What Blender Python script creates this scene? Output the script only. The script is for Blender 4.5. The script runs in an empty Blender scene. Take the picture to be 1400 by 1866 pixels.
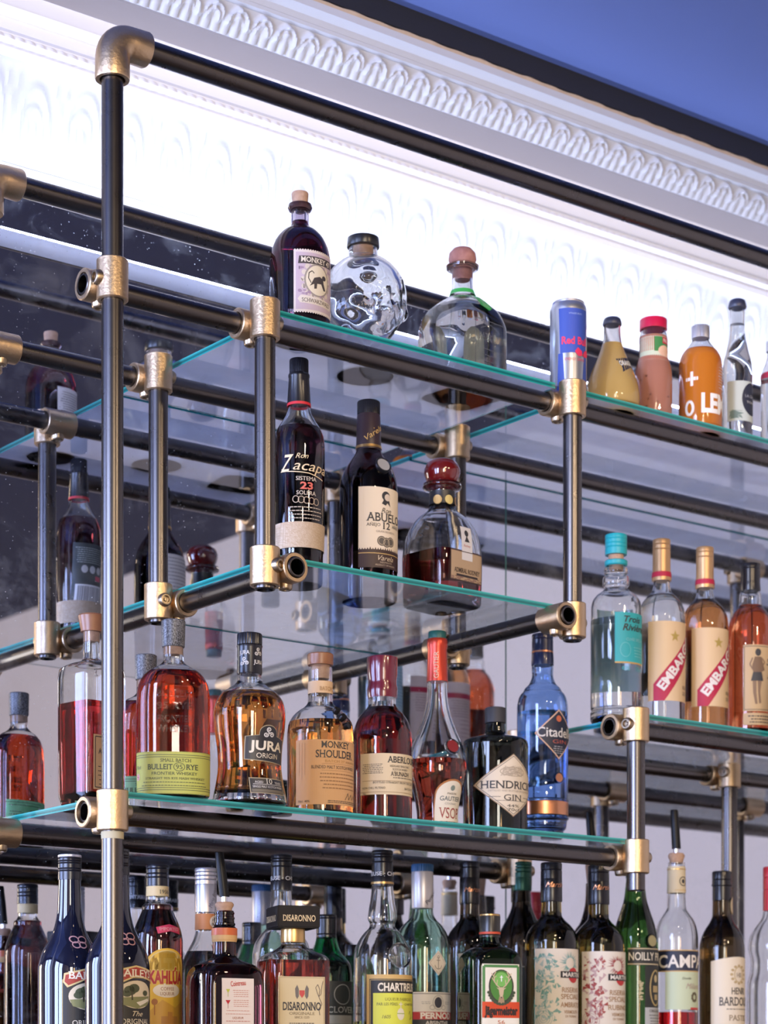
import bpy, bmesh, math, random
from mathutils import Vector, Matrix

S = bpy.context.scene
C = S.collection
R_ = math.radians
PI = math.pi
random.seed(7)

# ------------------------------------------------------------------ camera, light, exposure
EYE = 1.35                                   # camera height above the bar floor
FPX, YAW, HOR = 3968.99, .6554, 1974.68      # focal length in pixels of the 1400 wide frame, heading, horizon row
CX, CY = -1.3624, -2.7367

cam_d = bpy.data.cameras.new('camera')
cam = bpy.data.objects.new('camera', cam_d)
C.objects.link(cam)
cam.location = (CX, CY, EYE)
cam.rotation_euler = (PI / 2, 0, -YAW)
cam_d.sensor_fit = 'HORIZONTAL'
cam_d.sensor_width = 27.0
cam_d.lens = FPX / 1400 * 27.0
cam_d.shift_y = (HOR - 933) / 1400           # a level view with rising front
cam_d.clip_start = .05
cam_d.dof.use_dof = True
cam_d.dof.focus_distance = 2.82
cam_d.dof.aperture_fstop = 6.3
S.camera = cam

S.view_settings.view_transform = 'Standard'
S.view_settings.look = 'None'
S.view_settings.gamma = 1
S.view_settings.use_curve_mapping = False
S.view_settings.exposure = .12

w = bpy.data.worlds.new('world')
S.world = w
w.use_nodes = True
w.node_tree.nodes['Background'].inputs[0].default_value = (.35, .42, .6, 1)
w.node_tree.nodes['Background'].inputs[1].default_value = .25

S.cycles.max_bounces = 14
S.cycles.diffuse_bounces = 3
S.cycles.glossy_bounces = 6
S.cycles.transmission_bounces = 14
S.cycles.transparent_max_bounces = 8
S.cycles.caustics_reflective = True
S.cycles.caustics_refractive = True
S.cycles.sample_clamp_indirect = 6
S.cycles.blur_glossy = .5
S.cycles.use_denoising = True
S.cycles.use_adaptive_sampling = True
S.cycles.adaptive_threshold = .015


def area(name, loc, target, sx, sy, power, col):
    l = bpy.data.lights.new(name, 'AREA')
    l.shape = 'RECTANGLE'; l.size = sx; l.size_y = sy; l.energy = power; l.color = col
    o = bpy.data.objects.new(name, l); C.objects.link(o)
    o.location = loc
    o.rotation_euler = (Vector(target) - Vector(loc)).to_track_quat('-Z', 'Y').to_euler()
    return o


def bulb(name, loc, power, col, r=.05):
    l = bpy.data.lights.new(name, 'POINT')
    l.energy = power; l.color = col; l.shadow_soft_size = r
    o = bpy.data.objects.new(name, l); C.objects.link(o); o.location = loc
    return o




def spot(name, loc, target, power, col, r=.05, cone=62):
    l = bpy.data.lights.new(name, 'SPOT')
    l.energy = power; l.color = col; l.shadow_soft_size = r; l.spot_size = R_(cone); l.spot_blend = .6
    o = bpy.data.objects.new(name, l); C.objects.link(o); o.location = loc
    o.rotation_euler = (Vector(target) - Vector(loc)).to_track_quat('-Z', 'Y').to_euler()
    return o


# daylight through the two tall panes of the left window and the street window behind the camera
area('daylight_left', (-2.95, -1.82, EYE + .55), (0, -1.6, EYE - .1), .72, 1.9, 105, (.50, .61, 1))
area('daylight_left', (-2.95, -.92, EYE + .55), (0, -.8, EYE - .1), .72, 1.9, 105, (.50, .61, 1))
area('daylight_front', (-2.15, -5.42, EYE + .35), (-.2, 0, EYE - .5), .85, 1.9, 92, (1, .93, .80))
area('lamp_lit_shop', (-1.15, -5.42, EYE + .35), (.2, 0, EYE - .2), .32, 1.3, 26, (1, .62, .28))
# warm spots of the bar ceiling
spot('warm_spot', (-.55, -3.0, EYE + 1.35), (.3, -.3, EYE + .5), 34, (1, .74, .46))
spot('warm_spot', (.75, -2.7, EYE + 1.35), (.9, -.3, EYE + .5), 34, (1, .74, .46))
spot('wall_fill_spot', (-1.6, -1.3, EYE + 1.3), (2.2, -.75, EYE + 1.0), 55, (.95, .93, 1), .05, 34)  # added fill that brightens the right wall, not a known lamp
spot('warm_spot', (.1, -2.1, EYE + 1.4), (1.2, -.3, EYE + .2), 20, (1, .74, .46))

# ------------------------------------------------------------------ materials
MATS = {}


def pm(name, col, rough=.5, metal=0., trans=0., ior=1.5, coat=0., spec=.5, noise=None, bump=None, rvar=0.):
    """principled material, with optional procedural colour variation, bump and roughness variation"""
    if name in MATS: return MATS[name]
    m = bpy.data.materials.new(name); m.use_nodes = True
    nt = m.node_tree; b = nt.nodes['Principled BSDF']
    b.inputs['Base Color'].default_value = (*col, 1)
    b.inputs['Roughness'].default_value = rough
    b.inputs['Metallic'].default_value = metal
    b.inputs['Transmission Weight'].default_value = trans
    b.inputs['IOR'].default_value = ior
    b.inputs['Coat Weight'].default_value = coat
    b.inputs['Specular IOR Level'].default_value = spec
    if noise or bump or rvar:
        tc = nt.nodes.new('ShaderNodeTexCoord')
    if noise:
        sc, col2, k = noise
        n = nt.nodes.new('ShaderNodeTexNoise'); n.inputs['Scale'].default_value = sc; n.inputs['Detail'].default_value = 5
        nt.links.new(tc.outputs['Object'], n.inputs['Vector'])
        r = nt.nodes.new('ShaderNodeValToRGB')
        r.color_ramp.elements[0].position = .5 - k; r.color_ramp.elements[1].position = .5 + k
        r.color_ramp.elements[0].color = (*col, 1); r.color_ramp.elements[1].color = (*col2, 1)
        nt.links.new(n.outputs['Fac'], r.inputs['Fac']); nt.links.new(r.outputs['Color'], b.inputs['Base Color'])
    if rvar:
        n = nt.nodes.new('ShaderNodeTexNoise'); n.inputs['Scale'].default_value = 45; n.inputs['Detail'].default_value = 4
        nt.links.new(tc.outputs['Object'], n.inputs['Vector'])
        mr = nt.nodes.new('ShaderNodeMapRange'); mr.inputs['To Min'].default_value = rough - rvar; mr.inputs['To Max'].default_value = rough + rvar
        nt.links.new(n.outputs['Fac'], mr.inputs['Value']); nt.links.new(mr.outputs['Result'], b.inputs['Roughness'])
    if bump:
        sc, st = bump
        n = nt.nodes.new('ShaderNodeTexNoise'); n.inputs['Scale'].default_value = sc; n.inputs['Detail'].default_value = 3
        nt.links.new(tc.outputs['Object'], n.inputs['Vector'])
        bp = nt.nodes.new('ShaderNodeBump'); bp.inputs['Strength'].default_value = st; bp.inputs['Distance'].default_value = .002
        nt.links.new(n.outputs['Fac'], bp.inputs['Height']); nt.links.new(bp.outputs['Normal'], b.inputs['Normal'])
    MATS[name] = m
    return m


def ink(col, rough=.55, metal=0.):
    """flat printing ink, one material per colour"""
    k = 'ink_%d_%d_%d_%d' % (*[int(c * 255) for c in col], int(metal * 10))
    return pm(k, col, rough, metal)


STEEL = pm('dark_steel_pipe', (.118, .108, .106), .28, 1, rvar=.03)
BRONZE = pm('bronzed_fitting', (.55, .395, .235), .38, 1, noise=(60, (.63, .46, .29), .3), bump=(260, .2))
BRONZE_DARK = pm('fitting_screw', (.40, .31, .21), .35, 1)
GLASS = pm('clear_glass', (.97, .985, .98), 0, 0, 1, 1.5)
PANE_EDGE = pm('shelf_glass_edge', (.012, .42, .36), .2, 0, .2, 1.5, coat=.4)


def dusty_pane(name, d0, d1):
    m = pm(name, (.90, .975, .965), 0, 0, 1, 1.48); nt = m.node_tree; N = nt.nodes; L = nt.links
    t = N.new('ShaderNodeBsdfTranslucent'); t.inputs['Color'].default_value = (.84, .86, .95, 1)
    tc = N.new('ShaderNodeTexCoord')
    n = N.new('ShaderNodeTexNoise'); n.inputs['Scale'].default_value = 9; n.inputs['Detail'].default_value = 6
    L.new(tc.outputs['Object'], n.inputs['Vector'])
    r = N.new('ShaderNodeMapRange'); r.inputs['From Min'].default_value = .3; r.inputs['From Max'].default_value = .75
    r.inputs['To Min'].default_value = d0; r.inputs['To Max'].default_value = d1
    L.new(n.outputs['Fac'], r.inputs['Value'])
    x = N.new('ShaderNodeMixShader')
    L.new(r.outputs['Result'], x.inputs['Fac']); L.new(N['Principled BSDF'].outputs[0], x.inputs[1]); L.new(t.outputs[0], x.inputs[2])
    L.new(x.outputs[0], N['Material Output'].inputs['Surface'])
    return m


PANE = dusty_pane('shelf_glass', .16, .36)
PANE_TOP = dusty_pane('dusty_shelf_glass', .62, .85)
PANE_CLEAR = pm('shelf_glass_underside', (.90, .975, .965), 0, 0, 1, 1.48)
nt = PANE_EDGE.node_tree
_tc = nt.nodes.new('ShaderNodeTexCoord'); _sp = nt.nodes.new('ShaderNodeSeparateXYZ'); _cr = nt.nodes.new('ShaderNodeValToRGB')
nt.links.new(_tc.outputs['Generated'], _sp.inputs[0]); nt.links.new(_sp.outputs['Z'], _cr.inputs['Fac']); nt.links.new(_cr.outputs['Color'], nt.nodes['Principled BSDF'].inputs['Base Color'])
for _p, _c in ((.12, (.012, .36, .33)), (.35, (.003, .11, .11)), (.62, (.006, .22, .20)), (.9, (.05, .46, .42))):
    _e = _cr.color_ramp.elements.new(_p); _e.color = (*_c, 1)
_cr.color_ramp.elements.remove(_cr.color_ramp.elements[0]); _cr.color_ramp.elements.remove(_cr.color_ramp.elements[-1])
PLASTER = pm('white_plaster', (.82, .82, .84), .7, bump=(90, .15))
PLASTER_SHADE = pm('shaded_plaster', (.27, .232, .22), .75)  # soffit plaster darkened: its shade from the strip put into the colour
PLASTER_COVE = pm('cove_plaster', (.54, .55, .58), .7, bump=(90, .15))
PLASTER_WHITE = pm('fillet_plaster', (.90, .90, .92), .7)  # strip light the fillets miss put into the colour as paler plaster
BEIGE = pm('beige_wall_paint', (.66, .555, .465), .8, noise=(2, (.69, .585, .49), .3))
NAVY = pm('navy_ceiling_paint', (.115, .175, .44), .8)
BLACK_GAP = pm('black_paint', (.012, .012, .016), .6)
TAN = pm('bare_plaster_edge', (.52, .38, .24), .85, noise=(80, (.62, .48, .33), .3))
WOOD = pm('dark_wood', (.09, .045, .025), .4, noise=(12, (.14, .075, .04), .3))
FLOOR = pm('floor_boards', (.16, .10, .06), .5, noise=(6, (.2, .13, .08), .3))

BLACK = pm('black_glossy_plastic', (.012, .012, .015), .28)
BLACK_CAP = pm('black_foil', (.010, .010, .014), .26)
BLACK_GLASS = pm('black_bottle_glass', (.006, .007, .018), .04, coat=.5)
CORK = pm('cork', (.55, .36, .24), .8, noise=(180, (.38, .22, .14), .3))
WOODCAP = pm('brown_wood_stopper', (.20, .075, .03), .35, noise=(40, (.28, .12, .05), .3))
RUBBER = pm('black_rubber', (.004, .004, .005), .4, spec=.25)
CHROME = pm('chrome', (.75, .75, .78), .15, 1)
SILVER = pm('silver_foil', (.62, .61, .66), .35, .8)
GOLD = pm('gold_foil', (.62, .40, .16), .32, .9)
COPPER = pm('copper_foil', (.66, .30, .16), .3, .9)
CREAM = pm('cream_paper', (.74, .66, .52), .6)
WHITE = pm('white_paper', (.78, .76, .76), .6)


def dust_mirror():
    m = bpy.data.materials.new('dusty_mirror'); m.use_nodes = True
    nt = m.node_tree; N = nt.nodes; L = nt.links
    out = N['Material Output']; N.remove(N['Principled BSDF'])
    g = N.new('ShaderNodeBsdfGlossy'); g.inputs['Roughness'].default_value = .0; g.inputs['Color'].default_value = (.73, .77, .86, 1)
    d = N.new('ShaderNodeBsdfDiffuse'); d.inputs['Color'].default_value = (.75, .78, .85, 1)
    tc = N.new('ShaderNodeTexCoord')
    n1 = N.new('ShaderNodeTexNoise'); n1.inputs['Scale'].default_value = 9; n1.inputs['Detail'].default_value = 8; n1.inputs['Roughness'].default_value = .7; n1.inputs['Distortion'].default_value = .6
    L.new(tc.outputs['Object'], n1.inputs['Vector'])
    r1 = N.new('ShaderNodeMapRange'); r1.inputs['From Min'].default_value = .50; r1.inputs['From Max'].default_value = .8; r1.inputs['To Min'].default_value = .0; r1.inputs['To Max'].default_value = .15
    L.new(n1.outputs['Fac'], r1.inputs['Value'])
    v = N.new('ShaderNodeTexVoronoi'); v.inputs['Scale'].default_value = 150
    L.new(tc.outputs['Object'], v.inputs['Vector'])
    r2 = N.new('ShaderNodeMapRange'); r2.inputs['From Min'].default_value = .06; r2.inputs['From Max'].default_value = .14; r2.inputs['To Min'].default_value = 1; r2.inputs['To Max'].default_value = 0
    L.new(v.outputs['Distance'], r2.inputs['Value'])
    n2 = N.new('ShaderNodeTexNoise'); n2.inputs['Scale'].default_value = 14; n2.inputs['Detail'].default_value = 3
    L.new(tc.outputs['Object'], n2.inputs['Vector'])
    r3 = N.new('ShaderNodeMapRange'); r3.inputs['From Min'].default_value = .36; r3.inputs['From Max'].default_value = .75; r3.inputs['To Max'].default_value = .75
    L.new(n2.outputs['Fac'], r3.inputs['Value'])
    mu = N.new('ShaderNodeMath'); mu.operation = 'MULTIPLY'
    L.new(r2.outputs['Result'], mu.inputs[0]); L.new(r3.outputs['Result'], mu.inputs[1])
    ad = N.new('ShaderNodeMath'); ad.operation = 'ADD'; ad.use_clamp = True
    L.new(r1.outputs['Result'], ad.inputs[0]); L.new(mu.outputs[0], ad.inputs[1])
    mx = N.new('ShaderNodeMixShader')
    L.new(ad.outputs[0], mx.inputs['Fac']); L.new(g.outputs[0], mx.inputs[1]); L.new(d.outputs[0], mx.inputs[2])
    L.new(mx.outputs[0], out.inputs['Surface'])
    return m


MIRROR = dust_mirror()


def emit(name, col, strength):
    m = bpy.data.materials.new(name); m.use_nodes = True
    nt = m.node_tree; nt.nodes.remove(nt.nodes['Principled BSDF'])
    e = nt.nodes.new('ShaderNodeEmission'); e.inputs[0].default_value = (*col, 1); e.inputs[1].default_value = strength
    nt.links.new(e.outputs[0], nt.nodes['Material Output'].inputs['Surface'])
    return m


LED = emit('led_light', (.62, .71, 1), 105)

# ------------------------------------------------------------------ object helpers


def mesh_obj(name, bm, mats, parent=None, loc=None, smooth=True, angle=40):
    me = bpy.data.meshes.new(name)
    bmesh.ops.recalc_face_normals(bm, faces=bm.faces) if smooth != 'keep' else None
    bm.to_mesh(me); bm.free()
    for m in (mats if isinstance(mats, (list, tuple)) else [mats]): me.materials.append(m)
    if smooth:
        me.shade_smooth(); me.set_sharp_from_angle(angle=R_(angle))
    o = bpy.data.objects.new(name, me); C.objects.link(o)
    if parent: o.parent = parent
    if loc: o.location = loc
    return o


def thing(name, label, cat, loc, rz=0, group=None):
    o = bpy.data.objects.new(name, None); C.objects.link(o)
    o.empty_display_size = .02
    o.location = loc; o.rotation_euler = (0, 0, rz)
    o['label'] = label; o['category'] = cat
    if group: o['group'] = group
    return o


def tag(o, label, cat, group=None):
    o['label'] = label; o['category'] = cat
    if group: o['group'] = group
    return o


def struct(o):
    o['kind'] = 'structure'; return o


def add_box(bm, lo, hi, mi=0):
    vs = [bm.verts.new((x, y, z)) for z in (lo[2], hi[2]) for y in (lo[1], hi[1]) for x in (lo[0], hi[0])]
    for f in ((0, 2, 3, 1), (4, 5, 7, 6), (0, 1, 5, 4), (2, 6, 7, 3), (0, 4, 6, 2), (1, 3, 7, 5)):
        bm.faces.new([vs[i] for i in f]).material_index = mi
    return vs


def frame(d):
    d = Vector(d).normalized()
    u = d.orthogonal().normalized() if abs(d.z) < .99 else Vector((1, 0, 0))
    if abs(d.z) < .99: u = d.cross(Vector((0, 0, 1))).normalized()
    return d, u, d.cross(u)


def add_lathe(bm, prof, o=(0, 0, 0), d=(0, 0, 1), n=32, close=False, mi=0):
    """prof: list of (distance along axis, radius)"""
    d, u, v = frame(d); o = Vector(o)
    rings = []
    for h, r in prof:
        if r < 1e-6:
            rings.append([bm.verts.new(o + d * h)])
        else:
            rings.append([bm.verts.new(o + d * h + (u * math.cos(2 * PI * i / n) + v * math.sin(2 * PI * i / n)) * r) for i in range(n)])
    seq = list(zip(rings, rings[1:])) + ([(rings[-1], rings[0])] if close else [])
    for a, b in seq:
        if len(a) == 1 and len(b) == 1: continue
        for i in range(n):
            j = (i + 1) % n
            if len(a) == 1: f = bm.faces.new((a[0], b[i], b[j]))
            elif len(b) == 1: f = bm.faces.new((a[i], a[j], b[0]))
            else: f = bm.faces.new((a[i], a[j], b[j], b[i]))
            f.material_index = mi


def lathe(name, prof, mat, parent=None, o=(0, 0, 0), d=(0, 0, 1), n=32, close=False, angle=40):
    bm = bmesh.new(); add_lathe(bm, prof, o, d, n, close)
    return mesh_obj(name, bm, mat, parent, angle=angle)


def solid(prof):
    """closes a lathe profile on the axis"""
    p = list(prof)
    if p[0][1] > 1e-6: p = [(p[0][0], 0)] + p
    if p[-1][1] > 1e-6: p = p + [(p[-1][0], 0)]
    return p


# ------------------------------------------------------------------ the room
XL, XR, YF = -3.0, 2.2, -5.5
CEIL = EYE + 1.613


def slab(name, lo, hi, mat):
    bm = bmesh.new(); add_box(bm, lo, hi)
    return struct(mesh_obj(name, bm, mat, smooth=False))


slab('floor', (XL - .1, YF - .1, -.1), (XR + .1, .1, 0), FLOOR)
slab('ceiling', (XL - .1, -.72, CEIL), (XR + .1, .1, CEIL + .1), NAVY)
slab('ceiling_far', (XL - .1, YF - .1, CEIL), (XR + .1, -.72, CEIL + .1), pm('unlit_ceiling_tone', (.012, .017, .05), .7))  # far part near-black: its lack of light put into the colour
slab('wall_back', (XL - .1, .012, 0), (XR + .1, .1, CEIL), PLASTER)
slab('wall_right', (XR, YF - .1, 0), (XR + .1, .0, CEIL), BEIGE)


def wall_with_hole(name, axis, at_, lo, hi, hlo, hhi, mat):
    """a wall 0.1 thick at x (axis 0) or y (axis 1) with one rectangular opening"""
    bm = bmesh.new()
    a0, a1, z0, z1 = lo[0], hi[0], lo[1], hi[1]
    for (p0, q0, p1, q1) in ((a0, z0, a1, hlo[1]), (a0, hhi[1], a1, z1), (a0, hlo[1], hlo[0], hhi[1]), (hhi[0], hlo[1], a1, hhi[1])):
        if axis == 0: add_box(bm, (at_ - .1, p0, q0), (at_, p1, q1))
        else: add_box(bm, (p0, at_ - .1, q0), (p1, at_, q1))
    return struct(mesh_obj(name, bm, mat, smooth=False))


wall_with_hole('wall_left', 0, XL, (YF, 0), (0, CEIL), (-2.22, EYE - .45), (-.52, EYE + 1.55), BEIGE)
wall_with_hole('wall_front', 1, YF, (XL, 0), (XR, CEIL), (-2.65, EYE - .65), (-.95, EYE + 1.35), BEIGE)
FRAME = pm('window_frame_paint', (.05, .05, .055), .5)


def window(name, axis, at_, lo, hi, nx):
    bm = bmesh.new()

    def bar(p0, q0, p1, q1):
        if axis == 0: add_box(bm, (at_ - .03, p0, q0), (at_ + .02, p1, q1))
        else: add_box(bm, (p0, at_ - .03, q0), (p1, at_ + .02, q1))
    t = .035
    bar(lo[0], lo[1], hi[0], lo[1] + t); bar(lo[0], hi[1] - t, hi[0], hi[1])
    for i in range(nx + 1):
        x = lo[0] + (hi[0] - lo[0] - t) * i / nx
        bar(x, lo[1] + t, x + t, hi[1] - t)
    zz = lo[1] + (hi[1] - lo[1]) * .66
    bar(lo[0], zz, hi[0], zz + t)
    return struct(mesh_obj(name, bm, FRAME, smooth=False))


window('window_1', 0, XL + .02, (-2.22, EYE - .45), (-.52, EYE + 1.55), 2)
window('window_2', 1, YF + .02, (-2.65, EYE - .65), (-.95, EYE + 1.35), 2)

# two mirror panels, seam at x = 0.996
MT = EYE + 1.266
for i, (x0, x1) in enumerate(((-1.2, .9945), (.9975, XR))):
    bm = bmesh.new(); add_box(bm, (x0, 0, EYE - .9), (x1, .006, MT))
    o = mesh_obj('mirror_panel', bm, MIRROR, smooth=False)
    tag(o, ['dusty wall mirror panel behind the left half of the pipe shelves',
            'wall mirror panel right of the thin vertical seam behind the shelves'][i], 'mirror', 'wall mirror panels')
bm = bmesh.new(); add_box(bm, (.9945, .001, EYE - .9), (.9975, .008, MT))
struct(mesh_obj('trim_5', bm, pm('mirror_seam', (.05, .16, .15), .3), smooth=False))

# cornice: profiles swept along the wall, relief modelled as height on the sweep
CX0, CX1 = -.9, XR


def sweep(name, prof, mat, relief=None, dx=.004, nv=30):
    """prof: list of (y, z above eye); relief(x, v) pushes the surface out along its normal"""
    P = [Vector((0, y, z + EYE)) for y, z in prof]
    Ls = [0]
    for a, b in zip(P, P[1:]): Ls.append(Ls[-1] + (b - a).length)
    pts = []
    if relief:
        for k in range(nv + 1):
            s = Ls[-1] * k / nv
            i = max(j for j in range(len(Ls) - 1) if Ls[j] <= s + 1e-9)
            f = (s - Ls[i]) / (Ls[i + 1] - Ls[i])
            tg = (P[i + 1] - P[i]).normalized()
            pts.append((P[i].lerp(P[i + 1], f), Vector((0, -tg.z, tg.y)), k / nv))
    else:
        pts = [(p, Vector((0, 0, 0)), 0) for p in P]
    nx = max(1, int((CX1 - CX0) / dx)) if relief else 1
    bm = bmesh.new(); cols = []
    for i in range(nx + 1):
        x = CX0 + (CX1 - CX0) * i / nx
        cols.append([bm.verts.new(Vector((x, 0, 0)) + p + n * (relief(x, v) if relief else 0)) for p, n, v in pts])
    for a, b in zip(cols, cols[1:]):
        for j in range(len(a) - 1): bm.faces.new((a[j], b[j], b[j + 1], a[j + 1]))
    return struct(mesh_obj(name, bm, mat, angle=35))


def bump_(t): return math.exp(-t * t)


def acanthus(x, v):
    """alternating tall arch and leaf along the cove"""
    P = .153; u = (x % P) / P; h = 0
    for c, wid, top, k in ((.25, .17, .86, 1), (.75, .15, .78, .9)):
        d = (u - c)
        arch = math.hypot(d / wid, (v - top + .38) / .38) if v > top - .38 else abs(d) / wid
        h += .0055 * bump_((arch - 1) / .16) * k * (1 if v > .25 else max(0, v / .25))
        h += .0045 * bump_((arch - .52) / .14) * k * (1 if v > .35 else max(0, v / .35))
        h += .006 * bump_(d / .035) * bump_((v - top + .45) / .16)
    for c in (0, .5, 1):
        h += .005 * bump_((u - c) / .04) * bump_((v - .62) / .16)
        h += .004 * bump_((abs(u - c) - .055) / .022) * bump_((v - .8) / .09)
    return h * (1 if v < .93 else max(0, (1 - v) / .07))


cove = [(-.034 * (1 - math.cos(a)), 1.285 + .134 * math.sin(a)) for a in [PI / 2 * k / 10 for k in range(11)]]
sweep('trim_1', [(.012, 1.262), (-.006, 1.262), (-.006, 1.285), (0, 1.286)], PLASTER)
sweep('trim_2', cove, PLASTER_COVE, acanthus, .004, 34)
sweep('trim_3', [(-.034, 1.419), (-.041, 1.419), (-.041, 1.428), (-.035, 1.430), (-.035, 1.433)], PLASTER_WHITE)
sweep('trim_4', [(-.035, 1.433), (-.041, 1.436), (-.043, 1.441), (-.041, 1.446), (-.035, 1.448)], PLASTER_WHITE,
      lambda x, v: .0022 * abs(math.sin(PI * x / .0165)) * math.sin(PI * v), .0022, 8)
sweep('trim_6', [(-.035, 1.448), (-.035, 1.452), (-.041, 1.453), (-.041, 1.462), (-.037, 1.464), (-.037, 1.471), (-.043, 1.475), (-.046, 1.484),
                 (-.043, 1.490), (-.043, 1.5085)], PLASTER_WHITE)
sweep('trim_7', [(-.042, 1.5085), (-.07, 1.510), (-.104, 1.5085), (-.111, 1.5055), (-.1155, 1.5065)], PLASTER_SHADE)


def leaves(x, v):
    P = .083; u = (x % P) / P
    tt = (x % .0166) / .0166
    teeth = math.sqrt(max(0, 1 - ((tt - .5) / (.5 - .28 * v)) ** 2)) if abs(tt - .5) < .5 - .28 * v else 0
    h = .0085 * teeth * max(0, 1 - v / .72) ** .6
    for c in (0, .5):
        d = math.hypot(((u - c + .5) % 1 - .5 - .10 * (v - .5)) / .20, (v - .42) / .46)
        if v > .3: h += (.006 * bump_((d - 1) / .17) + .004 * bump_((d - .6) / .15)) * min(1, (v - .3) / .15)
    h += .005 * bump_((((u + .25) % .5) - .25) / .05) * v
    return h * min(1, v / .06, (1 - v) / .05)


sweep('trim_8', [(-.1155, 1.5065), (-.124, 1.514), (-.134, 1.526), (-.142, 1.541)], PLASTER_COVE, leaves, .0022, 30)
sweep('trim_9', [(-.142, 1.541), (-.151, 1.542), (-.152, 1.547), (-.150, 1.549), (-.154, 1.556), (-.164, 1.560), (-.169, 1.561), (-.17, 1.571)], PLASTER_COVE)
sweep('trim_10', [(-.17, 1.571), (-.17, 1.5765), (-.166, 1.5785)], TAN, lambda x, v: .0018 * (math.sin(x * 37) * math.sin(x * 91 + 1)) * v, .006, 6)
sweep('trim_11', [(-.166, 1.577), (-.169, 1.579), (-.17, 1.6132)], BLACK_GAP)

# ------------------------------------------------------------------ pipe rack
PR = .01345
FY, RY = -.4185, -.158             # front and rear post planes
FRY, RRY = -.3865, -.126           # front and rear rail axes (rails pass behind their posts)
XB, XD, XG, XH, XI = .2262, .7618, .8883, 1.361, 1.7165
Z = lambda z: EYE + z


def pipe(name, p0, p1, label, group, extra=None):
    p0, p1 = Vector(p0), Vector(p1); L = (p1 - p0).length
    bm = bmesh.new()
    add_lathe(bm, [(0, PR - .001), (.001, PR), (L - .001, PR), (L, PR - .001), (L, PR - .003), (L - .06, PR - .003), (L - .06, 0.0001),
                   (.06, .0001), (.06, PR - .003), (0, PR - .003)], p0, p1 - p0, 28, True)
    return tag(mesh_obj(name, bm, STEEL), label, 'pipe', group)


def sleeve_prof(L, r=.0195, ri=.0142):
    return [(-L / 2, r - .0012), (-L / 2 + .0012, r), (L / 2 - .0012, r), (L / 2, r - .0012), (L / 2, ri), (-L / 2, ri)]


def screw(par, p, d):
    lathe('set_screw', [(-.004, .0098), (.0035, .0092), (.0058, .0082), (.0062, .0074), (.0060, .0052), (.0022, .0050), (.0022, .0028), (.0040, .0022), (.0042, 0)],
          BRONZE_DARK, par, p, d, 20)


def crossover(label, post, rail, axis, sdir, L=.05):
    """two sleeves side by side at right angles: one around the post, one around the rail"""
    post, rail = Vector(post), Vector(rail)
    r = thing('pipe_fitting', label, 'fitting', post, 0, 'crossover pipe fittings')
    lathe('post_sleeve', sleeve_prof(L), BRONZE, r, (0, 0, 0), (0, 0, 1), 32, True)
    lathe('rail_sleeve', sleeve_prof(L - .002), BRONZE, r, rail - post, axis, 32, True)
    sd = Vector(sdir).normalized()
    screw(r, sd * .0195, sd)
    screw(r, (rail - post) + Vector((0, 0, -.0195)), (0, 0, -1))
    return r


def elbow(label, p, down=.05, side=.048):
    r = thing('pipe_elbow', label, 'fitting', p, 0, 'top corner elbows')
    bm = bmesh.new()
    path = [((0, 0, -down), (0, 0, 1), .0208), ((0, 0, -down + .002), (0, 0, 1), .0216), ((0, 0, -.022), (0, 0, 1), .0212)]
    br = .022
    for k in range(1, 9):
        a = PI / 2 * k / 8
        path.append(((br - br * math.cos(a), 0, -br + br * math.sin(a)), (math.sin(a), 0, math.cos(a)), .0208))
    path += [((side - .002, 0, 0), (1, 0, 0), .0214), ((side, 0, 0), (1, 0, 0), .0204), ((side, 0, 0), (1, 0, 0), .0142), ((side - .02, 0, 0), (1, 0, 0), .0142)]
    path = [((0, 0, -down + .02), (0, 0, 1), .0142), ((0, 0, -down), (0, 0, 1), .0160)] + path
    rings = []
    for c, d, rad in path:
        c = Vector(c); d = Vector(d); v = Vector((0, 1, 0)); u = v.cross(d)
        rings.append([bm.verts.new(c + (u * math.cos(2 * PI * i / 32) + v * math.sin(2 * PI * i / 32)) * rad) for i in range(32)])
    for a, b in zip(rings, rings[1:]):
        for i in range(32):
            j = (i + 1) % 32
            bm.faces.new((a[i], a[j], b[j], b[i]))
    mesh_obj('body', bm, BRONZE, r)
    return r


zR1, zR1b, zR2, zR3, zR4, zR7, zMR = 1.2793, 1.2195, .9838, .9815, .3343, .5278, .6655
XEND = XR - .004
YRB = -.09                           # rear left post and top rear rail
LG, SG = 'long horizontal pipes', 'posts of the pipe rack'
# posts
postA = pipe('pipe_post', (0, FY, Z(-1.25)), (0, FY, Z(zR1) - .02), 'tall dark steel post at the left front, rising to the brass elbow', SG)
bm = bmesh.new()
add_lathe(bm, [(0, PR + .0004), (.006, PR + .0006), (.009, PR + .0005)], (0, 0, 0), (0, 0, 1), 28)
tape = mesh_obj('tape_wrap', bm, pm('old_tape', (.42, .36, .22), .7), postA, (0, FY, Z(.3343 - .026 - .009)))
tape['label'] = 'cream masking tape scrap'
pipe('pipe_post', (0, YRB, Z(-1.25)), (0, YRB, Z(zR1b) - .02), 'steel post near the mirror at the far left edge', SG)
pipe('pipe_post', (XB, FY, Z(.636)), (XB, FY, Z(zR2 + .024)), 'short hanging front post left of the dark rum bottles', SG)
pipe('pipe_post', (XB, RY, Z(.636)), (XB, RY, Z(zR3 + .024)), 'short rear post close to the mirror behind the tall left post', SG)
pipe('pipe_post', (XD, FY, Z(.636)), (XD, FY, Z(zR2 + .024)), 'hanging front post under the energy drink can', SG)
pipe('pipe_post', (XD, RY, Z(.636)), (XD, RY, Z(zR3 + .024)), 'rear post behind the red ball stopper decanter', SG)
pipe('pipe_post', (XG, FY, Z(.284)), (XG, FY, Z(zR7 + .024)), 'lower right front post between two shelf levels', SG)
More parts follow.
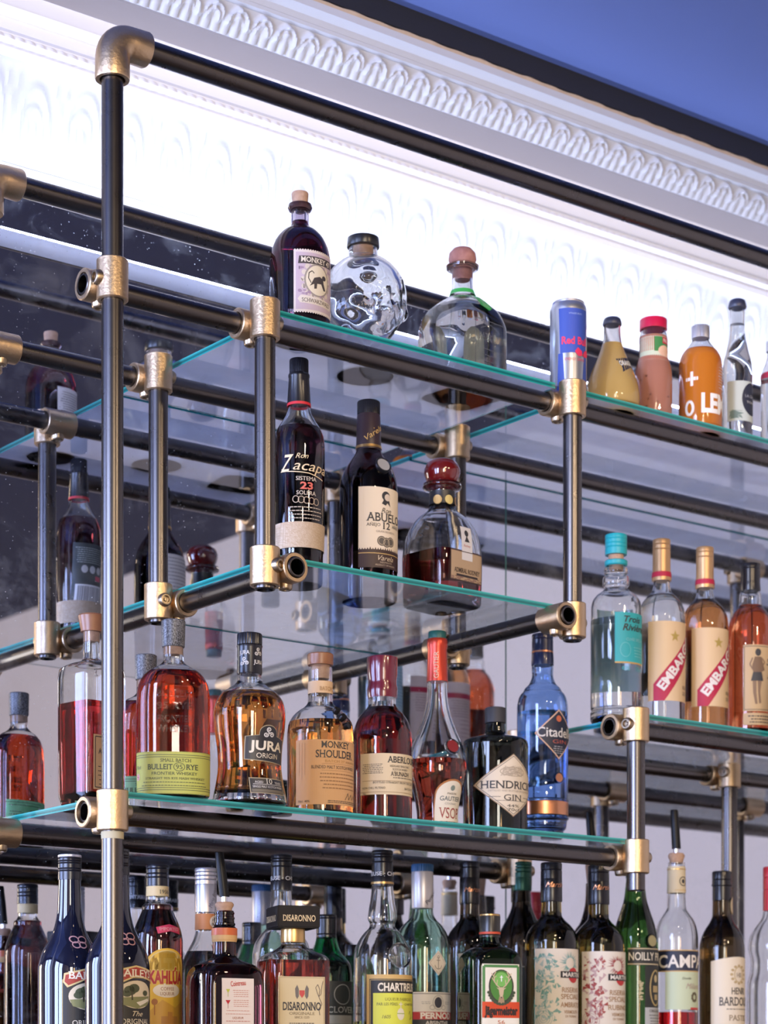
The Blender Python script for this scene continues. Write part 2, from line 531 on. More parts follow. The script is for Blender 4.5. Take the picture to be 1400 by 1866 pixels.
pipe('pipe_post', (XG, RY, Z(.284)), (XG, RY, Z(zR7 + .024)), 'rear post hidden behind the black gin bottle', SG)
pipe('pipe_post', (XH, RY, Z(-.02)), (XH, RY, Z(zR7 + .024)), 'rear post rising behind the black capped pastis bottle at lower right', SG)
pipe('pipe_post', (XI, RY, Z(-.02)), (XI, RY, Z(zR3 + .024)), 'rear post beyond the right edge, seen only in the mirror', SG)
# rails
pipe('pipe_rail', (.02, FY, Z(zR1)), (XEND, FY, Z(zR1)), 'topmost dark pipe running right from the brass elbow', LG)
railR1b = pipe('pipe_rail', (.02, YRB, Z(zR1b)), (XEND, YRB, Z(zR1b)), 'upper pipe close to the mirror carrying the light strip', LG)
pipe('pipe_rail', (-.024, FRY, Z(zR2)), (XEND, FRY, Z(zR2)), 'front pipe under the top glass shelves', LG)
pipe('pipe_rail', (-.024, RRY, Z(zR3)), (XEND, RRY, Z(zR3)), 'rear pipe under the top glass shelves', LG)
pipe('pipe_rail', (-.021, FRY, Z(zR4)), (XG + .022, FRY, Z(zR4)), 'front pipe under the whisky shelf', LG)
pipe('pipe_rail', (-.021, RRY, Z(zR4)), (XG + .022, RRY, Z(zR4)), 'rear pipe under the whisky shelf', LG)
pipe('pipe_rail', (XG - .0245, FRY, Z(zR7)), (XEND, FRY, Z(zR7)), 'front pipe under the right hand rum shelf', LG)
pipe('pipe_rail', (XG - .0245, RRY, Z(zR7)), (XEND, RRY, Z(zR7)), 'rear pipe under the right hand rum shelf', LG)
pipe('pipe_strut', (XB + .032, FY - .027, Z(zMR)), (XB + .032, -.012, Z(zMR)), 'short pipe running back to the mirror under the left end of the middle shelf', 'short pipes running to the mirror')
pipe('pipe_strut', (XD - .032, FY - .027, Z(zMR)), (XD - .032, -.012, Z(zMR)), 'short pipe running back to the mirror under the right end of the middle shelf', 'short pipes running to the mirror')
# fittings
elbow('brass coloured elbow on top of the tall left post', (0, FY, Z(zR1)))
elbow('pale elbow beside the mirror at the upper left edge', (0, YRB, Z(zR1b)))
X_, Y_ = (1, 0, 0), (0, 1, 0)
lf, fr = (-1, -.25, 0), (-.35, -1, 0)
crossover('upper fitting on the tall left post with an open ring', (0, FY, Z(zR2)), (0, FRY, Z(zR2)), X_, (-1, .05, .0))
crossover('lower fitting on the tall left post at the whisky shelf', (0, FY, Z(zR4)), (0, FRY, Z(zR4)), X_, (1, .05, 0))
crossover('pale fitting at the left edge under the top rail', (0, YRB, Z(zR3)), (0, RRY, Z(zR3)), X_, (-1, 0, 0))
crossover('pale fitting at the left edge of the whisky shelf', (0, YRB, Z(zR4)), (0, RRY, Z(zR4)), X_, (-1, 0, 0))
crossover('fitting holding the hanging post left of the dark red gin bottle', (XB, FY, Z(zR2)), (XB, FRY, Z(zR2)), X_, (1, .1, 0))
crossover('silvery fitting on top of the short rear post by the mirror', (XB, RY, Z(zR3)), (XB, RRY, Z(zR3)), X_, (1, .1, 0))
crossover('fitting holding the hanging post under the energy drink can', (XD, FY, Z(zR2)), (XD, FRY, Z(zR2)), X_, (1, .1, 0))
crossover('fitting on the rear post behind the red ball stopper', (XD, RY, Z(zR3)), (XD, RRY, Z(zR3)), X_, (1, .1, 0))
crossover('golden fitting with open pipe end below the left dark rum bottle', (XB, FY, Z(zMR)), (XB + .032, FY, Z(zMR)), Y_, (.35, -1, 0))
crossover('fitting at the foot of the short rear post above the cork top bottles', (XB, RY, Z(zMR)), (XB + .032, RY, Z(zMR)), Y_, (-.1, -1, 0))
crossover('fitting with open pipe end above the blue gin bottle', (XD, FY, Z(zMR)), (XD - .032, FY, Z(zMR)), Y_, (1, .2, 0))
crossover('fitting at the foot of the rear post behind the red cognac capsule', (XD, RY, Z(zMR)), (XD - .032, RY, Z(zMR)), Y_, (1, .2, 0))
crossover('fitting with an open ring below the teal capped bottle', (XG, FY, Z(zR7)), (XG, FRY, Z(zR7)), X_, (-1, -.15, 0))
crossover('fitting at the right end of the whisky shelf', (XG, FY, Z(zR4)), (XG, FRY, Z(zR4)), X_, (1, 0, 0))
crossover('rear fitting hidden behind the black gin bottle shelf end', (XG, RY, Z(zR4)), (XG, RRY, Z(zR4)), X_, (1, 0, 0))
crossover('rear fitting behind the blue gin bottle', (XG, RY, Z(zR7)), (XG, RRY, Z(zR7)), X_, (1, 0, 0))
crossover('rear fitting above the black capped pastis bottle', (XH, RY, Z(zR7)), (XH, RRY, Z(zR7)), X_, (-1, -.3, 0))
crossover('rear fitting beyond the right edge under the rum shelf', (XI, RY, Z(zR7)), (XI, RRY, Z(zR7)), X_, (-1, -.3, 0))
crossover('rear fitting beyond the right edge under the top rail', (XI, RY, Z(zR3)), (XI, RRY, Z(zR3)), X_, (-1, -.3, 0))

# LED strip on the wall side of the upper rear rail
bm = bmesh.new()
a = R_(52); nrm = Vector((0, math.cos(a), math.sin(a))); tg = Vector((0, -math.sin(a), math.cos(a)))
cc = Vector((0, YRB, Z(zR1b))) + nrm * (PR + .0016)
vs = [bm.verts.new(Vector((x, 0, 0)) + cc + tg * s * .004 + nrm * k) for x in (.05, XEND - .02) for s in (-1, 1) for k in (0, -.0014)]
top = bm.faces.new((vs[0], vs[4], vs[6], vs[2])); bm.faces.new((vs[1], vs[3], vs[7], vs[5]))
bm.faces.new((vs[0], vs[1], vs[5], vs[4])); bm.faces.new((vs[2], vs[6], vs[7], vs[3]))
bm.faces.new((vs[0], vs[2], vs[3], vs[1])); bm.faces.new((vs[4], vs[5], vs[7], vs[6]))
for f in bm.faces: f.material_index = 1
top.material_index = 0
led = tag(mesh_obj('led_strip', bm, [LED, WHITE], smooth=False), 'glowing cool white light strip on the upper pipe near the mirror', 'light strip')
bm = bmesh.new(); cols = []
for x in (.05, XEND - .02):
    cols.append([bm.verts.new((x, YRB + math.cos(q) * rr, Z(zR1b) + math.sin(q) * rr)) for rr, qs in ((PR + .0012, range(38, -71, -9)), (PR + .0003, range(-70, 39, 9))) for q in [R_(v) for v in qs]])
for k in range(len(cols[0])): bm.faces.new((cols[0][k], cols[1][k], cols[1][(k + 1) % len(cols[0])], cols[0][(k + 1) % len(cols[0])]))
mesh_obj('bounce_sleeve', bm, pm('bounce_sleeve_white', (.8, .8, .82), .5), led)  # added white sleeve, makes the pipe's back look lit in the mirror


def shelf(label, x0, x1, ztop, y0=-.41, y1=-.004):
    bm = bmesh.new(); th = .008; b = .0008
    z0, z1 = Z(ztop) - th, Z(ztop)
    add_box(bm, (x0, y0, z0), (x1, y1, z1))
    for f in bm.faces:
        f.normal_update()
        if abs(f.normal.z) < .5: f.material_index = 1
        elif f.normal.z < 0: f.material_index = 2
    o = mesh_obj('glass_shelf', bm, [PANE_TOP if ztop > 1 else PANE, PANE_EDGE, PANE_CLEAR], smooth=False)
    return tag(o, label, 'shelf', 'glass shelves')


ZT, ZM, ZL, ZR, ZC = 1.005, .687, .36, .549, -.012
shelf('top left glass shelf carrying the skull decanter', .2563, .736, ZT)
shelf('top right glass shelf carrying the soft drinks', .7948, XR - .01, ZT)
shelf('middle glass shelf under the two dark rum bottles', .2535, .7365, ZM)
shelf('long lower glass shelf carrying the whisky row', .0247, .878, ZL, -.415)
shelf('right glass shelf carrying the teal capped rum bottle', .915, XR - .01, ZR)

# the counter the lowest row stands on, below the frame
bm = bmesh.new(); add_box(bm, (.03, -.62, Z(ZC) - .04), (XR - .01, -.002, Z(ZC)))
tag(mesh_obj('back_bar_counter', bm, WOOD, smooth=False), 'dark wooden counter carrying the lowest row of bottles', 'counter')

# ------------------------------------------------------------------ printed labels
CAPH = None


def text2d(s, h, width=None, shear=0., bold=0., serif=False):
    """outline of one line of lettering centred on the origin, cap height h: (verts, faces)"""
    global CAPH

    def make(body):
        cu = bpy.data.curves.new('t', 'FONT'); cu.body = body; cu.size = 1; cu.resolution_u = 3
        cu.shear = shear; cu.offset = bold
        o = bpy.data.objects.new('t', cu); C.objects.link(o)
        dg = bpy.context.evaluated_depsgraph_get()
        me = bpy.data.meshes.new_from_object(o.evaluated_get(dg))
        V = [(v.co.x, v.co.y) for v in me.vertices]; Fc = [tuple(p.vertices) for p in me.polygons]
        bpy.data.objects.remove(o); bpy.data.curves.remove(cu); bpy.data.meshes.remove(me)
        return V, Fc
    if CAPH is None:
        b0 = bold; bold = 0.; sh0 = shear; shear = 0.
        CAPH = max(y for x, y in make('H')[0]); bold = b0; shear = sh0
    V, Fc = make(s)
    if serif and V:
        cnt = {}
        for f in Fc:
            for a, b in zip(f, f[1:] + f[:1]):
                k = (min(a, b), max(a, b)); cnt[k] = cnt.get(k, 0) + 1
        for (a, b), n in list(cnt.items()):
            if n != 1: continue
            (x0, y0), (x1, y1) = V[a], V[b]
            if abs(y0 - y1) > .01: continue
            ln = abs(x0 - x1)
            for lv, sg in ((0 - bold, 1), (CAPH + bold, -1)):
                if abs(y0 - lv) < .02 and .03 < ln < .28:
                    e = .055; m0, m1 = min(x0, x1) - e, max(x0, x1) + e
                    i = len(V); V += [(m0, y0), (m1, y0), (m1, y0 + sg * .05), (m0, y0 + sg * .05)]
                    Fc.append((i, i + 1, i + 2, i + 3))
    if not V: return [], []
    k = h / CAPH
    xs = [v[0] for v in V]; cx = (min(xs) + max(xs)) / 2
    kx = k if width is None else width / (max(xs) - min(xs))
    return [((x - cx) * kx, (y - CAPH / 2) * k) for x, y in V], Fc


class Art:
    """flat artwork in photo pixels: u to the right of the label middle, v = image row (down)"""

    def __init__(s): s.it = []

    def add(s, V, Fc, col, lay, metal=0.): s.it.append((V, Fc, col, lay, metal)); return s

    def rect(s, u0, v0, u1, v1, col, lay=1, metal=0.): return s.add([(u0, v0), (u1, v0), (u1, v1), (u0, v1)], [(0, 1, 2, 3)], col, lay, metal)

    def poly(s, P, col, lay=1, metal=0.): return s.add(list(P), [tuple(range(len(P)))], col, lay, metal)

    def ell(s, u, v, ru, rv, col, lay=1, n=28, metal=0.):
        return s.poly([(u + ru * math.cos(2 * PI * i / n), v + rv * math.sin(2 * PI * i / n)) for i in range(n)], col, lay, metal)

    def line(s, P, wd, col, lay=2, closed=False, metal=0.):
        P = list(P); Q = P + [P[0]] if closed else P
        V, Fc = [], []
        for (a, b), (c, d) in zip(Q, Q[1:]):
            l = math.hypot(c - a, d - b) or 1; nx, ny = -(d - b) / l * wd / 2, (c - a) / l * wd / 2
            i = len(V); V += [(a + nx, b + ny), (c + nx, d + ny), (c - nx, d - ny), (a - nx, b - ny)]; Fc.append((i, i + 1, i + 2, i + 3))
        return s.add(V, Fc, col, lay, metal)

    def ring(s, u, v, ru, rv, wd, col, lay=2, a0=0, a1=360, metal=0.):
        n = 30; full = a1 - a0 >= 360
        return s.line([(u + ru * math.cos(R_(a0 + (a1 - a0) * i / n)), v + rv * math.sin(R_(a0 + (a1 - a0) * i / n))) for i in range(n + 1)], wd, col, lay, metal=metal)

    def frame(s, u0, v0, u1, v1, wd, col, lay=2, metal=0.): return s.line([(u0, v0), (u1, v0), (u1, v1), (u0, v1)], wd, col, lay, True, metal)

    def text(s, body, u, v, h, col, width=None, lay=3, rot=0., slope=0., metal=0., **k):
        V, Fc = text2d(body, h, width, **k)
        c, sn = math.cos(R_(rot)), math.sin(R_(rot))
        return s.add([(u + x * c - y * sn, v - (x * sn + y * c) + slope * x) for x, y in V], Fc, col, lay, metal)

    def small(s, u, v0, v1, wd, n, col, h=1.3, lay=3):
        """lines of print too small to read in the photograph, as broken strokes"""
        for i in range(n):
            v = v0 + (v1 - v0) * i / max(1, n - 1); x = u - wd / 2 * random.uniform(.82, 1)
            e = -x + 2 * u
            while x < e:
                l = random.uniform(2, 6); s.rect(x, v - h / 2, min(x + l, e), v + h / 2, col, lay); x += l + 1.2
        return s

    def scale(s, k, du=0):
        s.it = [([(u * k + du, v) for u, v in V], Fc, c, l, m) for V, Fc, c, l, m in s.it]; return s

    def barcode(s, u0, v0, u1, v1):
        s.rect(u0, v0, u1, v1, (.8, .8, .8), 2); x = u0 + 3
        while x < u1 - 4:
            k = random.uniform(.7, 2.2); s.rect(x, v0 + 3, x + k, v1 - 4, (.1, .1, .12), 3); x += k + random.uniform(.7, 2)
        return s


# ------------------------------------------------------------------ bottles
def at(x, t):
    r = (x - 700) / FPX * t; sn, c = math.sin(YAW), math.cos(YAW)
    return CX + t * sn + r * c, CY + t * c - r * sn


def pchip(xs, ys, n):
    """monotone cubic through the points, n steps a segment"""
    h = [b - a for a, b in zip(xs, xs[1:])]; d = [(b - a) / k for a, b, k in zip(ys, ys[1:], h)]
    m = [d[0]] + [0 if a * b <= 0 else 2 / (1 / a + 1 / b) for a, b in zip(d, d[1:])] + [d[-1]]
    out = []
    for i in range(len(h)):
        for j in range(n):
            t = j / n; x = xs[i] + t * h[i]
            y = (2 * t**3 - 3 * t * t + 1) * ys[i] + (t**3 - 2 * t * t + t) * h[i] * m[i] + (-2 * t**3 + 3 * t * t) * ys[i + 1] + (t**3 - t * t) * h[i] * m[i + 1]
            out.append((x, y))
    out.append((xs[-1], ys[-1]))
    return out


NS = 44


def section(a, b, n, k=NS):
    """superellipse, starting at the front (-y) and going to +x"""
    P = []
    for i in range(k):
        th = 2 * PI * i / k; sx, cy = math.sin(th), math.cos(th)
        e = 2 / n
        P.append((a * math.copysign(abs(sx) ** e, sx), -b * math.copysign(abs(cy) ** e, cy)))
    return P


class Bottle:
    def __init__(s, name, label, cat, xi, zs, row=None, t=None, rz=0., group=None, group_loc=None):
        s.xi, s.zs = xi, zs
        s.t = t if t else FPX * zs / (HOR - row)
        s.s = FPX / s.t
        X, Y = at(xi, s.t)
        s.rz = rz
        s.root = thing(name, label, cat, (X, Y, EYE + zs), rz, group)
        s.P = None; s.body = None
        s.psi = YAW + math.atan((xi - 700) / FPX)

    def z(s, row): return (HOR - row) / s.s - s.zs

    def zf(s, row, R): return (HOR - row) / FPX * (s.t - .8 * R) - s.zs

    def shape(s, rows, kb=1., n=2., bottom=True):
        """rows: top to bottom (row, half width px[, kb[, n]]); the last row is pulled down to the base"""
        pts = [(s.z(r[0]), r[1] / s.s, (r[2] if len(r) > 2 else kb), (r[3] if len(r) > 3 else n)) for r in rows][::-1]
        if bottom:
            a0 = pts[0]
            pts = [p for p in pts if p[0] > .006]
            pts = [(0, a0[1] * .93, a0[2], a0[3]), (.0012, a0[1] * .975, a0[2], a0[3]), (.0045, a0[1], a0[2], a0[3])] + pts
        fix = [pts[0]]
        for p in pts[1:]:
            fix.append(p if p[0] > fix[-1][0] + 2e-4 else (fix[-1][0] + 2e-4, *p[1:]))
        zs = [p[0] for p in fix]
        A = pchip(zs, [p[1] for p in fix], 4)
        out = []
        for z, a in A:
            i = max(j for j in range(len(zs)) if zs[j] <= z + 1e-12); i = min(i, len(zs) - 2)
            f = (z - zs[i]) / (zs[i + 1] - zs[i])
            out.append((z, a, fix[i][2] + (fix[i + 1][2] - fix[i][2]) * f, fix[i][3] + (fix[i + 1][3] - fix[i][3]) * f))
        return out

    def rings(s, bm, prof, off=0., cap0=True, cap1=True, flip=False):
        R = []
        for z, a, kb, n in prof:
            aa, bb = max(.0005, a + off), max(.0005, a * kb + off)
            R.append([bm.verts.new((x, y, z)) for x, y in section(aa, bb, n)])
        for a, b in zip(R, R[1:]):
            for i in range(NS):
                j = (i + 1) % NS; bm.faces.new((a[i], a[j], b[j], b[i]))
        if cap0: bm.faces.new(R[0][::-1])
        if cap1: bm.faces.new(R[-1])
        return R

    def glass(s, rows, mat, kb=1., n=2., wall=.0028, base=.007, liquid=None, lmat=None, hollow=True, milky=False):
        s.P = s.shape(rows, kb, n)
        bm = bmesh.new()
        ro = s.rings(bm, s.P, 0, True, not hollow)
        if hollow:
            zt = s.P[-1][0]
            inner = [(z, a, k, nn) for z, a, k, nn in s.P if z > base + .003 and a > wall + .002]
            b0 = inner[0]
            inner = [(base, b0[1] * .86, b0[2], b0[3]), (base + .0012, b0[1] * .95, b0[2], b0[3])] + inner
            ri = s.rings(bm, inner, -wall, True, False)
            for i in range(NS):
                j = (i + 1) % NS; bm.faces.new((ro[-1][i], ro[-1][j], ri[-1][j], ri[-1][i]))
        s.body = mesh_obj('glass_body', bm, mat, s.root, angle=50)
        if liquid:
            zl = s.z(liquid)
            pr = [p for p in inner if p[0] < zl - .0008]
            q0 = [p for p in inner if p[0] >= zl - .0008]
            q = q0[0] if q0 else inner[-1]
            pr.append((zl, q[1] if abs(q[0] - zl) < .004 else (q[1] + pr[-1][1]) / 2, q[2], q[3]))
            if milky: pr = [(p[0], p[1], p[2], p[3]) for p in s.P if p[0] < zl - .0008] + [pr[-1]]
            bm = bmesh.new(); s.rings(bm, pr, .0003 if milky else -wall + .0004)
            mesh_obj('liquid', bm, lmat, s.root, angle=50)
        return s

    def lath(s, name, rows, mat, o=(0, 0), angle=40, ni=32):
        """solid turned part on the bottle axis, (row, half width px) top to bottom"""
        p = [(s.z(r), hw / s.s) for r, hw in rows][::-1]
        return lathe(name, solid(p), mat, s.root, (o[0], o[1], 0), angle=angle, n=ni)

    def cap(s, r0, r1, hw, mat, name='cap', ribs=0, top=None, grooves=()):
        """screw cap or capsule from row r0 (top) to r1; ribs cut flutes, grooves are rows of shallow rings"""
        z1, z0, r = s.z(r0), s.z(r1), hw / s.s
        bm = bmesh.new()
        n = 64 if ribs else 36
        prof = [(z0, r), ]
        for g in sorted([s.z(g) for g in grooves]): prof += [(g - .0011, r), (g, r - .0007), (g + .0011, r)]
        prof += [(z1 - .002, r), (z1 - .0006, r - .0006), (z1, r - .002)]
        rr = []
        for h, q in prof:
            rr.append([bm.verts.new((math.sin(2 * PI * i / n) * (q - (.0006 if ribs and i % 2 else 0)), -math.cos(2 * PI * i / n) * (q - (.0006 if ribs and i % 2 else 0)), h)) for i in range(n)])
        for a, b in zip(rr, rr[1:]):
            for i in range(n): bm.faces.new((a[i], a[(i + 1) % n], b[(i + 1) % n], b[i]))
        bm.faces.new(rr[0][::-1]); bm.faces.new(rr[-1])
        return mesh_obj(name, bm, mat, s.root, angle=30)

    # outline of the body at a height, by arc length from the front middle
    def table(s, z):
        P = s.P
        i = 0
        while i < len(P) - 2 and P[i + 1][0] < z: i += 1
        f = min(1, max(0, (z - P[i][0]) / (P[i + 1][0] - P[i][0])))
        a = P[i][1] + (P[i + 1][1] - P[i][1]) * f; kb = P[i][2] + (P[i + 1][2] - P[i][2]) * f; n = P[i][3] + (P[i + 1][3] - P[i][3]) * f
        key = (round(a, 5), round(kb, 3), round(n, 2))
        if not hasattr(s, 'T'): s.T = {}
        if key not in s.T:
            Q = section(a, a * kb, n, 240); Q.append(Q[0]); L = [0]
            for p, q in zip(Q, Q[1:]): L.append(L[-1] + math.hypot(q[0] - p[0], q[1] - p[1]))
            s.T[key] = (Q, L)
        return s.T[key]

    def surf(s, u, z, off):
        Q, L = s.table(z); tot = L[-1]; u %= tot
        lo, hi = 0, len(L) - 1
        while hi - lo > 1:
            m = (lo + hi) // 2
            if L[m] <= u: lo = m
            else: hi = m
        f = (u - L[lo]) / max(1e-9, L[lo + 1] - L[lo])
        x = Q[lo][0] + (Q[lo + 1][0] - Q[lo][0]) * f; y = Q[lo][1] + (Q[lo + 1][1] - Q[lo][1]) * f
        tx, ty = Q[lo + 1][0] - Q[lo][0], Q[lo + 1][1] - Q[lo][1]
        l = math.hypot(tx, ty) or 1
        return Vector((x + ty / l * off, y - tx / l * off, z))

    def u(s, x, R):
        """arc length in px from the label middle for an image column x on a round body of radius R px"""
        k = max(-.999, min(.999, (x - s.xi) / R))
        return R * (math.asin(k) - s.psi - s.rz)

    def stick(s, art, R, mid=0., name='label', parent=None, off=.0003, step=.003, back=False, label=None, mapf=None):
        """wraps artwork on the body; the first item is the label itself, the rest its print"""
        sf = FPX / (s.t - .8 * R / s.s) if not back else FPX / (s.t + .8 * R / s.s)
        dz = (s.t - .8 * R / s.s) if not back else (s.t + .8 * R / s.s)
        half = s.table(s.P[len(s.P) // 2][0])[1][-1] / 2 if back else 0
        objs = []
        for grp, nm in ((art.it[:1], name), (art.it[1:], 'printing')):
            if not grp: continue
            bm = bmesh.new(); mats = []; lay = bm.faces.layers.int.new('l')
            for V, Fc, col, ly, metal in grp:
                m = col if not isinstance(col, tuple) else ink(col, .35 if metal else .55, metal)
                if m not in mats: mats.append(m)
                b2 = bmesh.new()
                vv = [b2.verts.new((x / sf, y, 0)) for x, y in V]
                for f in Fc:
                    try: b2.faces.new([vv[i] for i in f])
                    except ValueError: pass
                if not vv: b2.free(); continue
                xs = [v.co.x for v in b2.verts]; k = math.ceil(min(xs) / step)
                while k * step < max(xs):
                    bmesh.ops.bisect_plane(b2, geom=b2.verts[:] + b2.edges[:] + b2.faces[:], plane_co=(k * step, 0, 0), plane_no=(1, 0, 0)); k += 1
                if mapf is None:
                    ys = [v.co.y for v in b2.verts]; k = math.ceil(min(ys) / 9)
                    while k * 9 < max(ys):
                        bmesh.ops.bisect_plane(b2, geom=b2.verts[:] + b2.edges[:] + b2.faces[:], plane_co=(0, k * 9, 0), plane_no=(0, 1, 0)); k += 1
                mp = {}
                for v in b2.verts:
                    o_ = off + ly * .00016
                    if mapf: p = mapf(v.co.x, v.co.y, o_)
                    else:
                        z = (HOR - v.co.y) / FPX * dz - s.zs
                        p = s.surf(v.co.x + mid / sf + half, z, o_)
                    mp[v] = bm.verts.new(p)
                for f in b2.faces:
                    g = bm.faces.new([mp[v] for v in f.verts]); g.material_index = mats.index(m)
                b2.free()
            me = bpy.data.meshes.new(nm)
            bm.to_mesh(me); bm.free()
            for m in mats: me.materials.append(m)
            o = bpy.data.objects.new(nm, me); C.objects.link(o)
            o.parent = parent or (s.root if nm == name else objs[0])
            objs.append(o)
        if label: objs[0]['label'] = label
        return objs[0]

    def band(s, r0, r1, mat, name='neck_band', off=.0005):
        """closed sleeve following the body between two rows"""
        z1, z0 = s.z(r0), s.z(r1)
        zs = [z0] + [p[0] for p in s.P if z0 < p[0] < z1] + [z1]
        bm = bmesh.new(); R = []
        for z in zs:
            R.append([bm.verts.new(s.surf(s.table(z)[1][-1] * i / NS, z, off)) for i in range(NS)])
        for a, b in zip(R, R[1:]):
            for i in range(NS): bm.faces.new((a[i], a[(i + 1) % NS], b[(i + 1) % NS], b[i]))
        return mesh_obj(name, bm, mat, s.root, angle=50)


    def disc(s, name, x, row, rpx, th, mat, kv=1., face=None):
        """round seal lying on the body at an image column and row; face: second material for its middle"""
        z = s.z(row)
        for _ in range(3):
            Q, L = s.table(z); a = L[-1] / 2 / PI
            z = (HOR - row) / FPX * (s.t - .75 * a) - s.zs
        u = s.u(x, a * s.s) / s.s
        p = s.surf(u, z, 0); q = s.surf(u, z, .001); up = s.surf(u, z + .003, 0) - s.surf(u, z - .003, 0)
        nh = (q - p).normalized(); d = (nh - up.normalized() * up.normalized().dot(nh)).normalized()
        r = rpx / s.s
        bm = bmesh.new()
        add_lathe(bm, solid([(-.003, r * .9), (th * .6, r), (th, r * .94), (th, r * .84), (th * .8, r * .80), (th * .8, 0)]), p, d, 30)
        o = mesh_obj(name, bm, mat, s.root)
        if face:
            bm = bmesh.new(); add_lathe(bm, [(th * .8 + .0002, r * .78), (th * .8 + .0003, 0)], p, d, 30)
            mesh_obj('seal_face', bm, face, o)
        return o

    def pourer(s, r_cork, r0, r1, hw, lean, dx=0):
        """bar pourer: ringed stopper in the mouth, metal neck, slanting black spout"""
        z0, z1 = s.z(r0), s.z(r1)
        s.lath('pourer_stopper', [(r0 - 1, hw * .82), (r0 + 2, hw), (r0 + 6, hw), (r_cork - 6, hw * .82), (r_cork, hw * .8)], CORK)
        lathe('pourer_neck', solid([(z0 - .001, hw * .36 / s.s), (z0 + .010, hw * .34 / s.s)]), CHROME, s.root)
        d = Vector(lean).normalized(); r = hw * .55 / s.s; L = z1 - z0 - .008
        lathe('pourer_spout', [(0, 0), (0, r), (L * .5, r * .98), (L - .002, r * .86), (L, r * .74), (L, r * .5), (L - .02, r * .45), (L - .02, 0)], RUBBER, s.root, (0, 0, z0 + .008), d, 20)


def liq(name, col): return pm(name, col, 0, 0, 1, 1.36)


def cloudy(name, col, k=.5):
    """opaque juice: light scatters in it"""
    m = pm(name, col, .12, coat=1.)
    nt = m.node_tree; t = nt.nodes.new('ShaderNodeBsdfTranslucent'); t.inputs['Color'].default_value = (*col, 1)
    x = nt.nodes.new('ShaderNodeMixShader'); x.inputs['Fac'].default_value = k
    nt.links.new(nt.nodes['Principled BSDF'].outputs[0], x.inputs[1]); nt.links.new(t.outputs[0], x.inputs[2])
    nt.links.new(x.outputs[0], nt.nodes['Material Output'].inputs['Surface'])
    return m


def tint(name, col, rough=0.): return pm(name, col, rough, 0, 1, 1.5)

# ------------------------------------------------------------------ the bottles, shelf by shelf
GT, GM, GL, GR, GB = 'bottles on the top shelf', 'bottles on the middle shelf', 'whisky row bottles', 'bottles on the right rum shelf', 'bottles in the lowest row'
INK = (.03, .03, .035); PAPER = (.72, .62, .48); IVORY = (.78, .72, .62); RED = (.52, .02, .02); CRIMSON = (.42, .008, .05)
GOLDI = (.55, .36, .13); NEARBLACK = (.014, .014, .017)

# --- top shelf
b = Bottle('gin_bottle', 'dark sloe gin bottle with cork and stamp shaped label', 'bottle', 547, ZT, row=614, group=GT)
b.glass([(382, 16), (386, 16), (408, 16), (414, 18), (424, 32), (440, 45), (458, 52), (480, 55.5), (614, 55.5)], tint('plum_bottle_glass', (.74, .68, .76)), wall=.0055, liquid=404, lmat=liq('sloe_liquid', (.10, .008, .02)), base=.01)
b.lath('lip', [(371, 15), (374, 21), (380, 22.5), (385, 20), (387, 16.5)], tint('plum_lip_glass', (.16, .12, .18)))
b.lath('cork', [(352, 14.5), (354, 15.5), (371, 14), (384, 12.5)], CORK)
R = 55.5; u0 = b.u(535, R); u1 = u0 + 92; m = (u0 + u1) / 2; h = (u1 - u0) / 2
a = Art().rect(-h, 459, h, 571, (.66, .58, .52), 0)
for k in range(19):
    a.ell(-h + (k + .5) * 2 * h / 19, 459, 1.9, 2, (.66, .58, .52), 0, 8); a.ell(-h + (k + .5) * 2 * h / 19, 571, 1.9, 2, (.66, .58, .52), 0, 8)
V = (.32, .22, .30); DK = (.05, .04, .04)
a.rect(-h + 4, 463, h - 4, 567, (.50, .39, .44), 1)
a.poly([(-36, 470), (36, 468), (38, 482), (-38, 484)], DK, 2).text('MONKEY 47', 0, 476, 9, (.72, .64, .52), 66, 3, serif=True, bold=.02)
a.poly([(-39, 548), (-33, 541), (36, 546), (40, 553), (34, 559), (-34, 555)], (.66, .58, .48), 2).text('SCHWARZWALD', 0, 550.5, 7, DK, 62, 3, slope=.03, serif=True)
a.ell(0, 512, 27, 30, (.30, .26, .22), 2).ell(0, 512, 24, 27, (.70, .62, .46), 3)
for k in range(16):
    an = 2 * PI * k / 16; a.ell(29 * math.cos(an), 512 + 33 * math.sin(an), 5, 5, (.62, .54, .44), 1, 8)
a.poly([(-14, 520), (-8, 508), (4, 504), (12, 508), (13, 515), (18, 527), (13, 528), (7, 517), (-2, 518), (-3, 527), (-8, 528), (-8, 519), (-17, 524)], DK, 4)
a.ell(14, 505, 5, 4.5, DK, 4, 14).line([(-14, 518), (-19, 510), (-18, 500), (-12, 496), (-8, 500)], 1.6, DK, 4)
for k in range(26): a.ell(random.uniform(-40, 40), random.choice((random.uniform(487, 497), random.uniform(530, 541))), random.uniform(1.5, 4), random.uniform(1, 3), V, 2, 8)
a.text('1', -36, 492, 6, DK, lay=3)
b.stick(a, R, m)
a = Art().rect(-46, 500, 46, 575, (.70, .66, .64), 0).small(0, 510, 565, 80, 12, DK); b.stick(a, R, 0, 'back_label', back=True)

